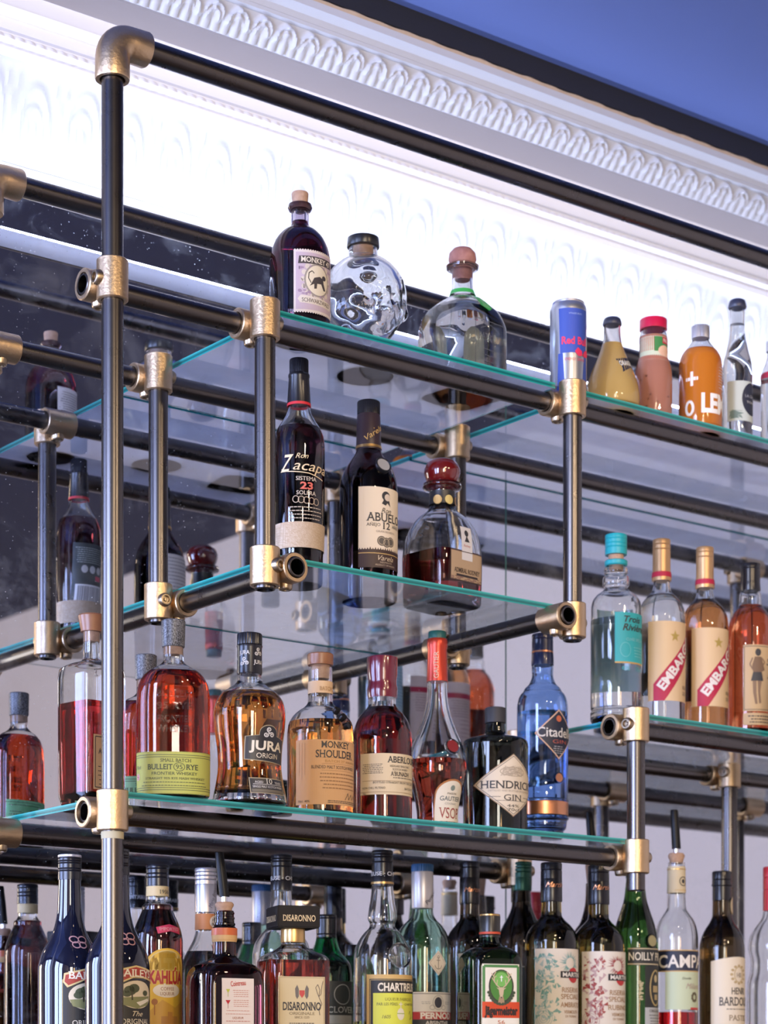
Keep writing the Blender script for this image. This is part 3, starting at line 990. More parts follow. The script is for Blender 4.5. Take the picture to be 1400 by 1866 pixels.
# the skull
def skull():
    xi, row = 662, 681; t = FPX * ZT / (HOR - row); X, Y = at(xi, t); s = FPX / t
    r = thing('skull_decanter', 'clear glass skull shaped bottle with black stopper', 'bottle', (X, Y, Z(ZT)), R_(-8), GT)
    a, bq, hh, zc = 78 / s, 88 / s, 86 / s, .1

    def feat(d, amt):
        """radius factor for a unit direction, face towards -y"""
        k = 0.
        x, y, z = d

        def g(cx, cy, cz, w):
            q = Vector((cx, cy, cz)).normalized(); return math.exp(-(math.acos(max(-1, min(1, q.dot(d)))) / w) ** 2)
        f = max(0, -y)
        for sx in (-1, 1):
            k -= .24 * g(sx * .38, -.86, -.10, .20)      # eye sockets
            k += .07 * g(sx * .40, -.84, .20, .17)       # brows
            k += .10 * g(sx * .62, -.70, -.38, .17)      # cheek bones
            k -= .12 * g(sx * .75, -.35, -.72, .24)      # hollow under them
            k -= .07 * g(sx * .95, -.2, .0, .3)          # temples
        k -= .16 * g(0, -.88, -.38, .11); k += .05 * g(0, -.95, -.12, .10)
        k += .10 * g(0, -.72, -.82, .26); k -= .05 * g(0, -.82, -.52, .1)
        if -.80 < z < -.45 and y < -.35:                 # teeth
            az = math.atan2(x, -y)
            if abs(az) < .62: k += .022 * abs(math.sin(az * 17)) * (1 - abs(az) / .62) * (1 - 1.4 * bump_((z + .62) / .03))
        k -= .22 * g(0, .7, -.85, .4)                    # under the back of the head
        return 1 + k * amt
    def shell(sc, bm, flip):
        n, mseg = 72, 54; R = []
        for j in range(1, mseg):
            th = PI * j / mseg; row_ = []
            for i in range(n):
                ph = 2 * PI * i / n
                d = Vector((math.sin(th) * math.sin(ph), -math.sin(th) * math.cos(ph), math.cos(th)))
                k = feat(d, 1.35 if sc == 1 else .75)
                p = Vector((d.x * a * k, d.y * bq * k, d.z * hh * k)) * sc
                p.z += zc
                zmin = .004 + .006 * (1 - sc) * 20
                p.z = max(p.z, zmin); row_.append(bm.verts.new(p))
            R.append(row_)
        for q, w_ in zip(R, R[1:]):
            for i in range(n):
                v = (q[i], q[(i + 1) % n], w_[(i + 1) % n], w_[i])
                bm.faces.new(v[::-1] if flip else v)
        c0 = bm.verts.new(sum((v.co for v in R[0]), Vector()) / n); c1 = bm.verts.new(sum((v.co for v in R[-1]), Vector()) / n)
        for i in range(n):
            f = [(c0, R[0][i], R[0][(i + 1) % n]), (c1, R[-1][(i + 1) % n], R[-1][i])]
            for q in f: bm.faces.new(q[::-1] if flip else q)
    bm = bmesh.new(); shell(1, bm, True); shell(.92, bm, False)
    # outer faces must point out and inner ones into the cavity
    mesh_obj('glass_body', bm, GLASS, r, smooth='keep', angle=60)
    lathe('base_ring', solid([(0, .040), (.001, .043), (.008, .044), (.014, .040)]), GLASS, r, (0, -.006, 0))
    zn = zc + hh * .93
    zt = (HOR - 434) / s - ZT
    lathe('neck', [(zn - .004, .024), (zn + .004, .0205), (zt - .016, .0205), (zt - .016, .016), (zn - .004, .016)], GLASS, r, close=True)
    lathe('stopper', solid([(zt - .014, .0225), (zt - .013, .0232), (zt - .001, .0222), (zt, .020)]), BLACK, r)
    lathe('stopper_plug', solid([(zn + .001, .0135), (zt - .0145, .0145)]), CORK, r)
skull()

b = Bottle('tequila_bottle', 'square shouldered clear tequila bottle with round cork ball', 'bottle', 843, ZT, row=718, rz=R_(8), group=GT)
b.glass([(486, 23), (494, 19), (530, 20), (542, 24, 1, 2), (556, 42, 1, 2.6), (576, 60, 1, 3.4), (604, 66, 1, 4.6), (640, 66, 1, 5), (718, 64, 1, 5)], GLASS, wall=.004, base=.014, liquid=566, lmat=liq('clear_spirit', (.96, .97, .97)))
b.lath('lip', [(482, 24), (486, 30), (491, 29), (494, 20)], GLASS)
b.lath('cork_ball', [(452, 8), (455, 17), (463, 24), (474, 25.5), (482, 23), (488, 16), (512, 14)], pm('dark_cork', (.46, .22, .18), .7, noise=(120, (.30, .12, .10), .3)))
GRN = (.05, .42, .09)
b.band(532, 540, ink(GRN), 'ribbon', .0012)
a = Art().poly([(-11, 540), (12, 540), (15, 566), (6, 572), (-14, 566)], GRN, 0).text('100', 0, 553, 5, (.5, .75, .5)).small(0, 559, 566, 18, 3, (.4, .7, .4)); b.stick(a, 34, -4, 'ribbon_tag', off=.002)
gl = (.10, .11, .13)
a = Art().frame(-39, 584, 39, 697, 1.3, gl, 0); a.text('PATR', -14, 614, 13, gl, 34, serif=True).text('ÓN', 17, 614, 15, gl, 20, serif=True).line([(-26, 600), (0, 590), (26, 600)], 1, gl, 1).small(0, 636, 690, 44, 6, gl)
b.stick(a, 66, 2, 'etched_label')
a = Art().rect(-36, 600, 36, 690, (.62, .64, .62), 0).rect(-30, 640, -6, 680, (.12, .4, .16)).small(10, 610, 680, 44, 9, gl); b.stick(a, 66, 0, 'back_label', back=True)

# energy drink can
b = Bottle('energy_drink_can', 'blue and silver energy drink can behind the post fitting', 'can', 1036, ZT, row=719)
b.P = b.shape([(556, 28), (559, 30.5), (566, 33), (570, 33.4), (711, 33.4), (719, 27)])
bm = bmesh.new(); b.rings(bm, b.P); mesh_obj('can_body', bm, pm('can_aluminium', (.62, .64, .70), .28, .9), b.root)
b.lath('rim', [(552.5, 27.5), (553.5, 29), (556, 29), (557.5, 27)], SILVER)
BLU = (.03, .07, .36)
R = 33.4
a = Art().poly([(-30, 563), (30, 563), (27, 643), (-27, 645)], BLU, 0)
a.poly([(22, 645), (30, 645), (33, 709), (16, 709)], BLU, 0).poly([(-22, 645), (-31, 645), (-33, 709), (-18, 709)], BLU, 0)
a.text('Red Bull', 2, 622, 13, (.70, .03, .10), 52, bold=.03)
a.poly([(0, 642), (6, 634), (15, 640), (16, 648), (8, 650), (4, 647)], (.65, .02, .08), 3).poly([(20, 640), (30, 634), (36, 644), (26, 650), (18, 648)], (.65, .02, .08), 3)
a.text('ENERGY DRINK', 2, 656, 5, (.6, .1, .15), 40).text('VITALISES BODY', 2, 573, 3, (.3, .4, .7), 26)
b.stick(a, R, -13, 'printed_wrap')
a = Art().poly([(-27, 563), (27, 563), (24, 643), (-24, 645)], BLU, 0); b.stick(a, R, 0, 'back_wrap', back=True)

b = Bottle('soda_bottle', 'bulb shaped pale orange soda bottle with crown cap', 'bottle', 1116, ZT, row=751, group=GT)
b.glass([(590, 15), (598, 15), (612, 15.5), (632, 19), (656, 28), (680, 38), (706, 47), (728, 50), (742, 48), (751, 42)], tint('frosted_soda_glass', (.96, .95, .92), .06), liquid=628, lmat=cloudy('pale_orange_soda', (.86, .60, .22)), wall=.002, milky=True)
bk = pm('navy_crown_cap', (.03, .035, .07), .35)
b.lath('crown_cap', [(580, 12), (582, 15), (586, 16.5), (592, 17.5), (594, 16.5)], bk)
a = Art().poly([(-26, 656), (14, 646), (22, 660), (-10, 676), (-20, 682), (-18, 674)], (.015, .02, .05), 0).text('ORANGINA', -2, 661, 9, (.8, .8, .75), 40, rot=10, bold=.03).poly([(2, 680), (22, 664), (26, 690)], (.75, .36, .06), 1)
b.stick(a, 32, 8)

b = Bottle('juice_bottle', 'pink juice bottle with red metal lid', 'bottle', 1191, ZT, row=772, group=GT)
b.glass([(602, 22), (608, 23.5), (614, 25), (650, 25.5), (662, 29), (680, 33), (700, 34), (755, 33), (772, 28)], GLASS, liquid=616, lmat=cloudy('pink_juice', (.72, .33, .24)), wall=.002, milky=True)
b.cap(583, 602, 25, pm('red_lid', (.55, .01, .06), .3), 'lid')
a = Art().rect(-46, 613, 30, 657, (.62, .68, .52), 0).rect(-12, 614, 26, 642, (.04, .22, .06), 1).ell(10, 640, 15, 11, (.75, .48, .34), 2).rect(4, 614, 26, 626, (.5, .02, .05), 2).text('PAGO', 15, 620, 7, (.8, .8, .75), 18)
b.stick(a, 25.5, -6)
for k in range(16): b.disc('dimple', 1191 + random.uniform(-26, 28), random.uniform(680, 765), 2.2, .0008, GLASS) if k < 10 else None

b = Bottle('soda_bottle', 'bright orange lemonade bottle with grey screw cap', 'bottle', 1277, ZT, row=790, group=GT)
b.glass([(614, 15), (620, 15), (628, 19), (642, 30), (656, 37), (672, 39), (780, 39), (790, 36)], GLASS, liquid=640, lmat=cloudy('orange_lemonade', (.90, .30, .035)), wall=.002, milky=True)
b.cap(595, 618, 16.5, SILVER, 'cap', 1)
WH = (.82, .8, .78)
a = Art().rect(-62, 688, -38, 694, WH, 0).rect(-53, 678, -47, 704, WH, 0); a.text('LEMON', 24, 736, 32, WH, 112, bold=.045).ring(-54, 744, 7, 12, 5, WH); a.small(16, 668, 705, 26, 8, (.85, .6, .4)); b.stick(a, 39, 2, 'print')

b = Bottle('tonic_bottle', 'clear slim tonic bottle with dark round label', 'bottle', 1344, ZT, row=807, group=GT)
b.glass([(562, 13), (572, 13.5), (586, 13), (610, 14), (640, 20), (664, 26), (690, 27.5), (795, 27.5), (807, 24)], GLASS, liquid=592, lmat=liq('clear_tonic', (.95, .96, .97)), wall=.002)
b.lath('crown_cap', [(547, 11), (549, 14), (553, 15.5), (560, 17), (563, 15.5)], bk)
a = Art().rect(-40, 695, 40, 768, (.52, .58, .56), 0).ell(10, 727, 22, 30, (.02, .025, .05), 1).text('LA GALLE', 10, 722, 5, (.4, .42, .48), 32).text('TONIC', 10, 733, 4, (.6, .6, .62), 26)
for k in range(14): a.poly([(random.uniform(-38, -8), random.uniform(745, 765)) for _ in range(3)], (.18, .26, .24), 1)
b.stick(a, 27.5, -2)

b = Bottle('soda_bottle', 'clear bottle with red band cut by the right frame edge on the top shelf', 'bottle', 1412, ZT, row=822, group=GT)
b.glass([(640, 13), (650, 13.5), (666, 18), (678, 23), (690, 25), (812, 25), (822, 22)], GLASS, liquid=690, lmat=liq('clear_tonic', (.95, .96, .97)), wall=.002)
b.cap(622, 642, 15, SILVER, 'cap')
b.band(683, 694, ink(CRIMSON), 'red_band')

# --- middle shelf
b = Bottle('rum_bottle', 'dark rum bottle with gold script and woven straw band', 'bottle', 545, ZM, row=1060, group=GM)
b.glass([(694, 18), (740, 20), (752, 22), (768, 30), (784, 40), (800, 45.5), (822, 47.5), (930, 46.5), (1010, 44), (1060, 43)], GLASS, liquid=783, lmat=liq('dark_rum', (.035, .006, .010)), base=.011)
b.cap(655, 682, 17.5, BLACK_CAP, 'cap', 1)
b.lath('capsule', [(682, 18.5), (684, 19.6), (688, 19.6), (690, 18.8), (736, 21.5), (738, 21.5)], BLACK_CAP)
b.band(737, 742, ink((.55, .02, .03)), 'red_band', .0014)
a = Art().rect(-3, 748, -2, 749, GOLDI, 0)
a.text('Ron', -8, 833, 9, (.66, .52, .30), shear=.4).text('Z', -34, 846, 30, (.72, .56, .34), 24, shear=.5, bold=.01).text('acapa', 10, 851, 18, (.72, .56, .34), 66, shear=.35, slope=.05)
a.line([(-44, 856), (-32, 861), (4, 864), (34, 872)], 1.6, (.72, .56, .34), 2)
a.text('SISTEMA', 0, 874, 7, (.62, .52, .42), 36, serif=True).text('23', 0, 887, 12, (.60, .12, .09), 22, bold=.03, serif=True).text('SOLERA', 0, 900, 7, (.62, .52, .42), 34, serif=True)
for k in range(5): a.ring(-18 + 9 * k, 912 + k * .6, 5, 6, 1.2, (.45, .34, .24), 2)
a.small(0, 926, 946, 62, 4, (.5, .4, .3), 1.6)
a.scale(1.1)
b.stick(a, 46.5, -15, 'print')
weave = pm('woven_straw', (.62, .47, .32), .8); nt = weave.node_tree
br = nt.nodes.new('ShaderNodeTexBrick'); tcw = nt.nodes.new('ShaderNodeTexCoord'); mpw = nt.nodes.new('ShaderNodeMapping')
mpw.inputs['Rotation'].default_value = (0, 0, .78); br.inputs['Scale'].default_value = 260
br.inputs['Color1'].default_value = (.68, .54, .39, 1); br.inputs['Color2'].default_value = (.55, .40, .26, 1); br.inputs['Mortar'].default_value = (.30, .19, .11, 1)
sx = nt.nodes.new('ShaderNodeSeparateXYZ'); cb = nt.nodes.new('ShaderNodeCombineXYZ')
nt.links.new(tcw.outputs['Object'], sx.inputs[0]); nt.links.new(sx.outputs['X'], cb.inputs['X']); nt.links.new(sx.outputs['Z'], cb.inputs['Y'])
nt.links.new(cb.outputs[0], mpw.inputs['Vector']); nt.links.new(mpw.outputs[0], br.inputs['Vector'])
nt.links.new(br.outputs['Color'], nt.nodes['Principled BSDF'].inputs['Base Color'])
bw = nt.nodes.new('ShaderNodeBump'); bw.inputs['Distance'].default_value = .001; nt.links.new(br.outputs['Fac'], bw.inputs['Height']); bw.invert = True; nt.links.new(bw.outputs[0], nt.nodes['Principled BSDF'].inputs['Normal'])
b.band(962, 1008, weave, 'straw_band', .0012)
a = Art().rect(-38, 852, 38, 1000, (.05, .06, .06), 0).small(0, 862, 892, 66, 8, (.45, .5, .46)).ell(-24, 906, 7, 8, (.5, .5, .5)).ell(-6, 906, 7, 8, (.5, .5, .5)).ell(12, 906, 7, 8, (.5, .5, .5)).rect(-30, 918, -14, 928, (.5, .03, .08)).barcode(-32, 938, 30, 985); b.stick(a, 46.5, 0, 'back_label', back=True)

b = Bottle('rum_bottle', 'black rum bottle with cream label and round neck seal', 'bottle', 672, ZM, row=1090, group=GM)
b.glass([(758, 19), (780, 20), (816, 22), (826, 24), (842, 34), (860, 45), (880, 51), (900, 53), (1090, 52)], tint('dark_rum_glass', (.22, .10, .11)), liquid=868, lmat=liq('black_rum', (.05, .008, .008)), base=.012)
b.cap(732, 757, 21, BLACK_CAP, 'cap', 1)
b.lath('capsule', [(756, 20), (760, 21.5), (816, 23), (822, 23)], pm('dark_brown_foil', (.035, .02, .028), .35))
b.band(815, 820, GOLD, 'gold_ring', .0014)
a = Art().rect(-1, 780, 1, 781, GOLDI, 0); a.text('Varela', 0, 788, 9, GOLDI, 38, rot=38, shear=.4); b.stick(a, 23, -4, 'capsule_print', off=.0022)
b.disc('neck_seal', 697, 850, 16, .004, BLACK, face=ink((.35, .35, .36), 0.3))
R = 52.5; u0 = b.u(653, R); h = -u0
a = Art().rect(-h, 889, h, 1003, (.74, .63, .49), 0)
a.rect(-h, 1003, h, 1036, (.045, .022, .02), 1)
for k in range(22): a.poly([(-h + k * 2 * h / 22, 1005), (-h + (k + .5) * 2 * h / 22, 1000 + random.uniform(-2, 1)), (-h + (k + 1) * 2 * h / 22, 1005)], (.045, .022, .02), 1)
a.line([(-h, 1010), (h, 1010)], 1.4, GOLDI, 3)
a.ell(-1, 905, 9, 9, INK, 2, 14).ell(2, 907, 6.5, 6.5, (.6, .5, .4), 3, 14).poly([(-6, 912), (6, 912), (9, 923), (2, 917), (-2, 922), (-10, 919)], INK, 2)
a.text('Ron', 0, 931, 9, INK, shear=.35).text('ABUELO', 0, 944, 15, INK, 78, serif=True, bold=.012).text('AÑEJO', -26, 958, 5.5, INK, 26, serif=True).text('12', 0, 959, 12, INK, 16, serif=True, bold=.015).text('AÑOS', 24, 958, 5.5, INK, 22, serif=True)
a.text('GRAN RESERVA', 0, 970, 3.5, (.3, .25, .2), 42, serif=True)
for k in range(3): a.ell(-10 + 10 * k, 987 + (k % 2) * 2, 9, 9, (.10, .085, .07), 2, 18).ring(-10 + 10 * k, 987 + (k % 2) * 2, 6.5, 6.5, 1, (.5, .4, .28), 3)
a.text('Varela', 0, 1018, 9, (.6, .48, .34), 34, shear=.4).text('HERMANOS', 0, 1026, 3, (.5, .4, .3), 26).text('PRODUCT OF PANAMA', 0, 1031, 3, (.5, .4, .3), 44)
b.stick(a, R, 0)
a = Art().rect(-46, 892, 46, 1030, (.70, .64, .56), 0).small(0, 900, 980, 80, 12, INK).barcode(-36, 988, 30, 1022); b.stick(a, R, 0, 'back_label', back=True)

b = Bottle('rum_decanter', 'clear rum decanter with shiny dark red ball stopper', 'bottle', 806, ZM, row=1100, rz=R_(7), group=GM)
b.glass([(886, 24), (894, 23), (900, 22), (924, 23), (932, 27), (946, 42, 1, 2.4), (966, 52, 1, 3.4), (990, 57, 1, 4.5), (1020, 58.5, 1, 5.4), (1100, 57, 1, 5.4)], GLASS, wall=.005, base=.012, liquid=1013, lmat=liq('red_rum', (.36, .05, .05)))
b.lath('lip', [(880, 26), (883, 35), (889, 36), (893, 33), (896, 22)], GLASS)
b.lath('ball_stopper', [(837, 8), (839, 18), (845, 28), (856, 33), (864, 33), (874, 30), (881, 26), (884, 20), (910, 16)], pm('dark_red_stopper', (.12, .006, .006), .12, coat=1))
b.band(898, 922, ink(NEARBLACK, .4), 'neck_band', .0012)
a = Art().ell(-20, 911, 7.5, 8.5, GOLDI, 0, metal=.3).ell(0, 911, 7.5, 8.5, (.55, .42, .14), 0).ell(20, 911, 7.5, 8.5, (.40, .27, .16), 0); a.ell(20, 911, 4, 5, NEARBLACK, 1); b.stick(a, 23, -6, 'neck_medals', off=.0024)
R = 58.5
a = Art().rect(-42, 1005, 42, 1058, (.40, .28, .17), 0).frame(-42, 1005, 42, 1058, 1.6, (.08, .05, .04), 2)
a.rect(-14, 958, 14, 1020, (.60, .58, .58), 1).ell(0, 970, 5, 6, INK, 3, 12).poly([(-6, 986), (0, 974), (7, 986)], INK, 3).text('Rodney', 0, 993, 5, (.5, .2, .2), 18, shear=.3)
a.text('ADMIRAL RODNEY', 0, 1040, 8, (.04, .025, .02), 68, serif=True, bold=.01).rect(-28, 1047, 28, 1051, (.03, .02, .02), 3)
for k in range(30): a.ell(random.uniform(-40, 40), 1055 + random.uniform(-4, 2), random.uniform(2, 5), 1.4, (.24, .14, .10), 1, 8)
b.stick(a, R, 4)
a = Art().rect(-40, 1005, 40, 1062, (.66, .6, .54), 0).small(0, 1010, 1056, 66, 9, INK); b.stick(a, R, 0, 'back_label', back=True)

# --- whisky row
b = Bottle('whisky_decanter', 'square clear decanter with wooden stopper behind the tall post', 'bottle', 167, ZL, t=2.83, rz=R_(9), group=GL)
b.glass([(1148, 16), (1152, 15), (1200, 16), (1206, 20), (1213, 38, 1, 4), (1222, 46, 1, 7), (1240, 47.5, 1, 8), (1450, 46.5, 1, 8), (1462, 44, 1, 7)], GLASS, wall=.005, base=.014, liquid=1284, lmat=liq('crimson_whisky', (.60, .055, .06)))
b.lath('stopper', [(1121, 23), (1124, 25), (1148, 20), (1152, 20)], WOODCAP)
b.lath('stopper_plug', [(1152, 12.5), (1170, 12)], CORK)
a = Art().rect(-34, 1340, 34, 1440, (.50, .30, .14), 0).frame(-30, 1344, 30, 1436, 1.5, INK, 1).text('Kavalan', 0, 1370, 10, INK, 46, shear=.3).small(0, 1390, 1430, 50, 6, INK); a.it = a.it[:3] + a.it[4:]; b.stick(a, 47, 0)

BULL = liq('rye_whiskey', (.54, .058, .014))


def flask(label, xi, row, rz, lc, r_cap, dr=0):
    b = Bottle('rye_whiskey_bottle', label, 'bottle', xi, ZL, row=row, rz=rz, group=GL)
    k = b.s / (FPX / (FPX * ZL / (HOR - 1455)))
    q = lambda r: HOR - (HOR - r) * 1 if dr == 0 else HOR - (HOR - r) * k
    b.glass([(q(1172), 18 * k, 1), (q(1204), 18.5 * k, 1), (q(1212), 24 * k, .95), (q(1222), 42 * k, .8), (q(1236), 57 * k, .68), (q(1256), 65 * k, .63), (q(1290), 67 * k, .62), (q(1455), 66 * k, .62)], GLASS, n=2.3, wall=.0035, base=.012, liquid=q(1226), lmat=BULL)
    b.lath('cork', [(q(1176), 15 * k), (q(1194), 14 * k)], CORK)
    b.lath('seal_cap', [(q(1131), 20 * k), (q(1133), 22 * k), (q(1178), 21 * k), (q(1180), 20 * k)], pm('printed_black_seal', (.015, .015, .018), .4, noise=(600, (.16, .16, .17), .10)))
    R = 62 * k
    a = Art().rect(-86 * k, q(1369), 86 * k, q(1444), lc, 0)
    d = (.04, .05, .02)
    for r in (1374, 1378, 1434, 1438): a.line([(-84 * k, q(r)), (84 * k, q(r))], 1, d, 1)
    for i in range(60):
        x = (-84 + i * 2.85) * k
        a.poly([(x, q(1444) - .5), (x + 1.4 * k, q(1444) + 2), (x + 2.8 * k, q(1444) - .5)], lc, 0); a.poly([(x, q(1369) + .5), (x + 1.4 * k, q(1369) - 2), (x + 2.8 * k, q(1369) + .5)], lc, 0)
    a.text('SMALL BATCH', 2, q(1384), 6 * k, d, 56 * k, serif=True).text('BULLEIT', -27 * k, q(1396), 9.5 * k, d, 46 * k, serif=True, bold=.012).text('95', 8 * k, q(1396), 8 * k, d, 12 * k, serif=True).ring(8 * k, q(1396), 10 * k, 7.5 * k, 1, d, 3).text('RYE', 32 * k, q(1396), 9.5 * k, d, 23 * k, serif=True, bold=.012)
    a.text('FRONTIER WHISKEY', 0, q(1408), 5.5 * k, d, 84 * k).text('STRAIGHT 95% RYE MASH WHISKEY', 2, q(1417), 4 * k, d, 112 * k, serif=True)
    a.small(0, q(1424), q(1430), 130 * k, 2, d, 1.2)
    a.text('70cl', -72 * k, q(1396), 6 * k, d).ell(-74 * k, q(1413), 5.5 * k, 6.5 * k, (.55, .35, .3), 2).line([(-73 * k, q(1408)), (-76 * k, q(1413)), (-72 * k, q(1413)), (-75 * k, q(1418))], 1.5, (.4, .02, .03), 3)
    b.stick(a, R, 0)
    e = Art().rect(-1, 1300, 0, 1301, BULL, 0)
    for w_, rr in (('BULLEIT', 1262), ('95 RYE', 1284), ('FRONTIER', 1308), ('WHISKEY', 1326)): e.text(w_, 0, q(rr), 12 * k, GLASS, 66 * k, 4, bold=.03)
    o = b.stick(e, R, 0, 'embossed_lettering')
    for c in o.children: c.modifiers.new('thick', 'SOLIDIFY').thickness = .0022
    a = Art().rect(-80 * k, q(1375), 80 * k, q(1444), (.16, .50, .22), 0).barcode(-66 * k, q(1388), -6 * k, q(1430)).small(34 * k, q(1380), q(1386), 90, 2, d).ell(18 * k, q(1405), 9, 9, d).ell(42 * k, q(1412), 9, 9, d).small(60 * k, q(1400), q(1430), 26, 6, d)
    b.stick(a, R, 0, 'back_label', back=True)


flask('red rye whiskey flask bottle with olive label, in front', 316, 1455, -.50, (.36, .35, .06), 0)
flask('second rye whiskey flask half hidden behind the olive labelled one', 266, 1494, -.42, (.20, .42, .20), 0, 1)  # greener label: the light falling on it put into the label colour

b = Bottle('scotch_bottle', 'waisted scotch bottle with black arched label and black capsule', 'bottle', 455, ZL, row=1470, group=GL)
b.glass([(1222, 21), (1234, 22), (1244, 24), (1254, 36), (1266, 52), (1282, 62), (1302, 65.5), (1330, 64), (1370, 59), (1396, 58), (1424, 61), (1450, 66), (1470, 68)], GLASS, wall=.0035, base=.014, liquid=1266, lmat=liq('gold_scotch', (.80, .30, .05)))
b.cap(1155, 1176, 23, BLACK_CAP, 'cap', 1)
b.lath('capsule', [(1176, 22), (1178, 24), (1182, 22.5), (1228, 23), (1230, 22)], BLACK_CAP)
SV = (.55, .52, .48)
def triskele(a, u, v, r, col, lay=3, w_=1.8):
    for k in range(3):
        an = 2 * PI * k / 3 - PI / 2; cx, cy = u + r * .55 * math.cos(an), v + r * .55 * math.sin(an)
        P = [(cx + r * .42 * (1 - i / 26) * math.cos(an + PI + i * .42), cy + r * .42 * (1 - i / 26) * math.sin(an + PI + i * .42)) for i in range(22)]
        a.line([(u, v)] + P, w_, col, lay)
a = Art().rect(-1, 1180, 0, 1181, SV, 0)
for u_, v_, kk in ((-14, 1189, 0), (12, 1188, 1), (-14, 1206, 1), (12, 1206, 0), (-40, 1198, 0), (36, 1198, 1)):
    if kk: triskele(a, u_, v_, 9, SV, 2, 1.6)
    else: a.text('JURA', u_, v_, 7, SV, 19, bold=.02)
b.stick(a, 23, -8, 'capsule_print', off=.0004 + 0.0006, mapf=None)
R = 62
F = (.30, .24, .14)
arch = [(-40, 1385), (-40, 1343), (-17, 1340)] + [(-17 * math.cos(PI * i / 10), 1335 - 14 * math.sin(PI * i / 10)) for i in range(11)] + [(17, 1340), (40, 1345), (40, 1391)]
a = Art().poly(arch, F, 0)
sh = [(u_ * .955, 1358 + (v_ - 1358) * .955) for u_, v_ in arch]
a.poly(sh, NEARBLACK, 1); triskele(a, 0, 1336, 11, SV, 2, 2)
a.text('JURA', 0, 1359, 16, (.62, .54, .40), 64, bold=.03).text('ORIGIN', 0, 1377, 9, (.6, .5, .36), 40, bold=0.)
a.scale(1.14)
b.stick(a, R, 0)
a = Art().rect(-34, 1418, 34, 1447, F, 0).rect(-32.5, 1419.5, 32.5, 1445.5, NEARBLACK, 1).text('10', 0, 1424, 9, (.6, .55, .45), 11, serif=True).text('AGED', -18, 1426, 4, SV, 14, serif=True).text('YEARS', 18, 1426, 4, SV, 15, serif=True).rect(-28, 1429.5, 28, 1430.3, SV, 2).text('SINGLE MALT SCOTCH WHISKY', 0, 1434.5, 4, SV, 58, serif=True).rect(-31, 1439, 31, 1444.5, (.12, .10, .07), 2)
a.scale(1.14)
b.stick(a, 63, 0, 'age_label')

b = Bottle('scotch_bottle', 'scotch bottle with brown wood stopper and orange buff label', 'bottle', 584, ZL, t=3.0, group=GL)
b.glass([(1214, 19), (1220, 22), (1240, 22), (1280, 23), (1288, 28), (1298, 42), (1310, 53), (1324, 59), (1345, 61), (1480, 60)], GLASS, wall=.0035, base=.012, liquid=1318, lmat=liq('amber_scotch', (.82, .34, .08)))
b.lath('stopper', [(1192, 22), (1194, 24), (1211, 23.5), (1213, 23)], WOODCAP)
b.lath('cork', [(1213, 17), (1238, 16)], CORK)
b.band(1244, 1266, ink((.62, .42, .24)), 'neck_label', .0005)
a = Art().rect(0, 1254, 1, 1255, PAPER, 0).text('BATCH 27', 0, 1255, 7, (.36, .20, .08), 34, serif=True); b.stick(a, 22.5, 2, 'neck_print', off=.0008)
R = 60.5; u0 = b.u(541, R); h = -u0 + 2
LB = (.62, .36, .17)
a = Art().rect(-h, 1349, h, 1467, LB, 0)
u_ = -7
a.text('MONKEY', u_, 1358, 11.5, INK, 60, serif=True, bold=.012).text('SHOULDER', u_, 1375, 13, INK, 80, serif=True, bold=.012).text('BATCH 27', -10, 1388, 4.5, (.45, .25, .08), 40, serif=True).small(28, 1388, 1388, 34, 1, (.45, .25, .1), 3)
a.line([(-36, 1382), (h - 2, 1382)], .8, (.4, .22, .1), 1).line([(-36, 1393), (h - 2, 1393)], .8, (.4, .22, .1), 1).text('BLENDED MALT SCOTCH WHISKY', u_, 1399, 5.5, INK, 96, serif=True).line([(-36, 1405), (h - 2, 1405)], .8, (.4, .22, .1), 1)
a.small(4, 1411, 1437, 88, 5, (.30, .16, .07), 2).line([(12, 1457), (20, 1444), (22, 1456), (30, 1446), (34, 1455), (42, 1447), (48, 1452)], 1, INK, 3).text('70cl  40%', -h + 18, 1461, 4, INK, 24).small(12, 1460, 1463, 74, 2, INK, 1.2)
for k in range(3): a.add(*[[(-h + 8 + k * 6 + v_[1] * .9, 1395 + v_[0]) for v_ in [(-40, 0), (random.uniform(10, 30), 0), (random.uniform(10, 30), 1), (-40, 1)]], [(0, 1, 2, 3)]], (.45, .25, .12), 2)
b.stick(a, R, 0)
# three little cast figures climbing the shoulder
ch = pm('dark_cast_metal', (.03, .028, .03), .35, .6)
for i, (x_, r_) in enumerate(((612, 1298), (622, 1309), (630, 1322))):
    o = b.disc('shoulder_figure', x_, r_, 6.5, .006, ch)

b = Bottle('scotch_bottle', 'dark red scotch bottle with burgundy wax capsule', 'bottle', 697, ZL, t=3.07, group=GL)
b.glass([(1262, 25), (1284, 25), (1292, 29), (1304, 40), (1318, 48), (1336, 53), (1356, 54.5), (1493, 54)], GLASS, wall=.003, base=.012, liquid=1291, lmat=liq('oloroso_scotch', (.26, .014, .012)))
wax = pm('burgundy_wax', (.13, .008, .022), .22, coat=.6)
b.lath('wax_capsule', [(1197, 24), (1199, 27.5), (1202, 28), (1230, 27.5), (1240, 26), (1248, 26), (1256, 28), (1268, 27.5), (1273, 26.5)], wax)
R = 54; u0 = b.u(657, R); h = -u0
LB = (.64, .52, .34)
a = Art().rect(-h, 1374, h, 1449, LB, 0)
a.text('ABERLOUR', 9, 1385, 11, INK, 72, serif=True, bold=.015).text('HIGHLAND SINGLE MALT', 0, 1397, 3.6, INK, 44, serif=True).text('SCOTCH WHISKY', 0, 1403, 3.6, INK, 34, serif=True).text("A'BUNADH", 0, 1411, 7.5, INK, 42, serif=True, bold=.01)
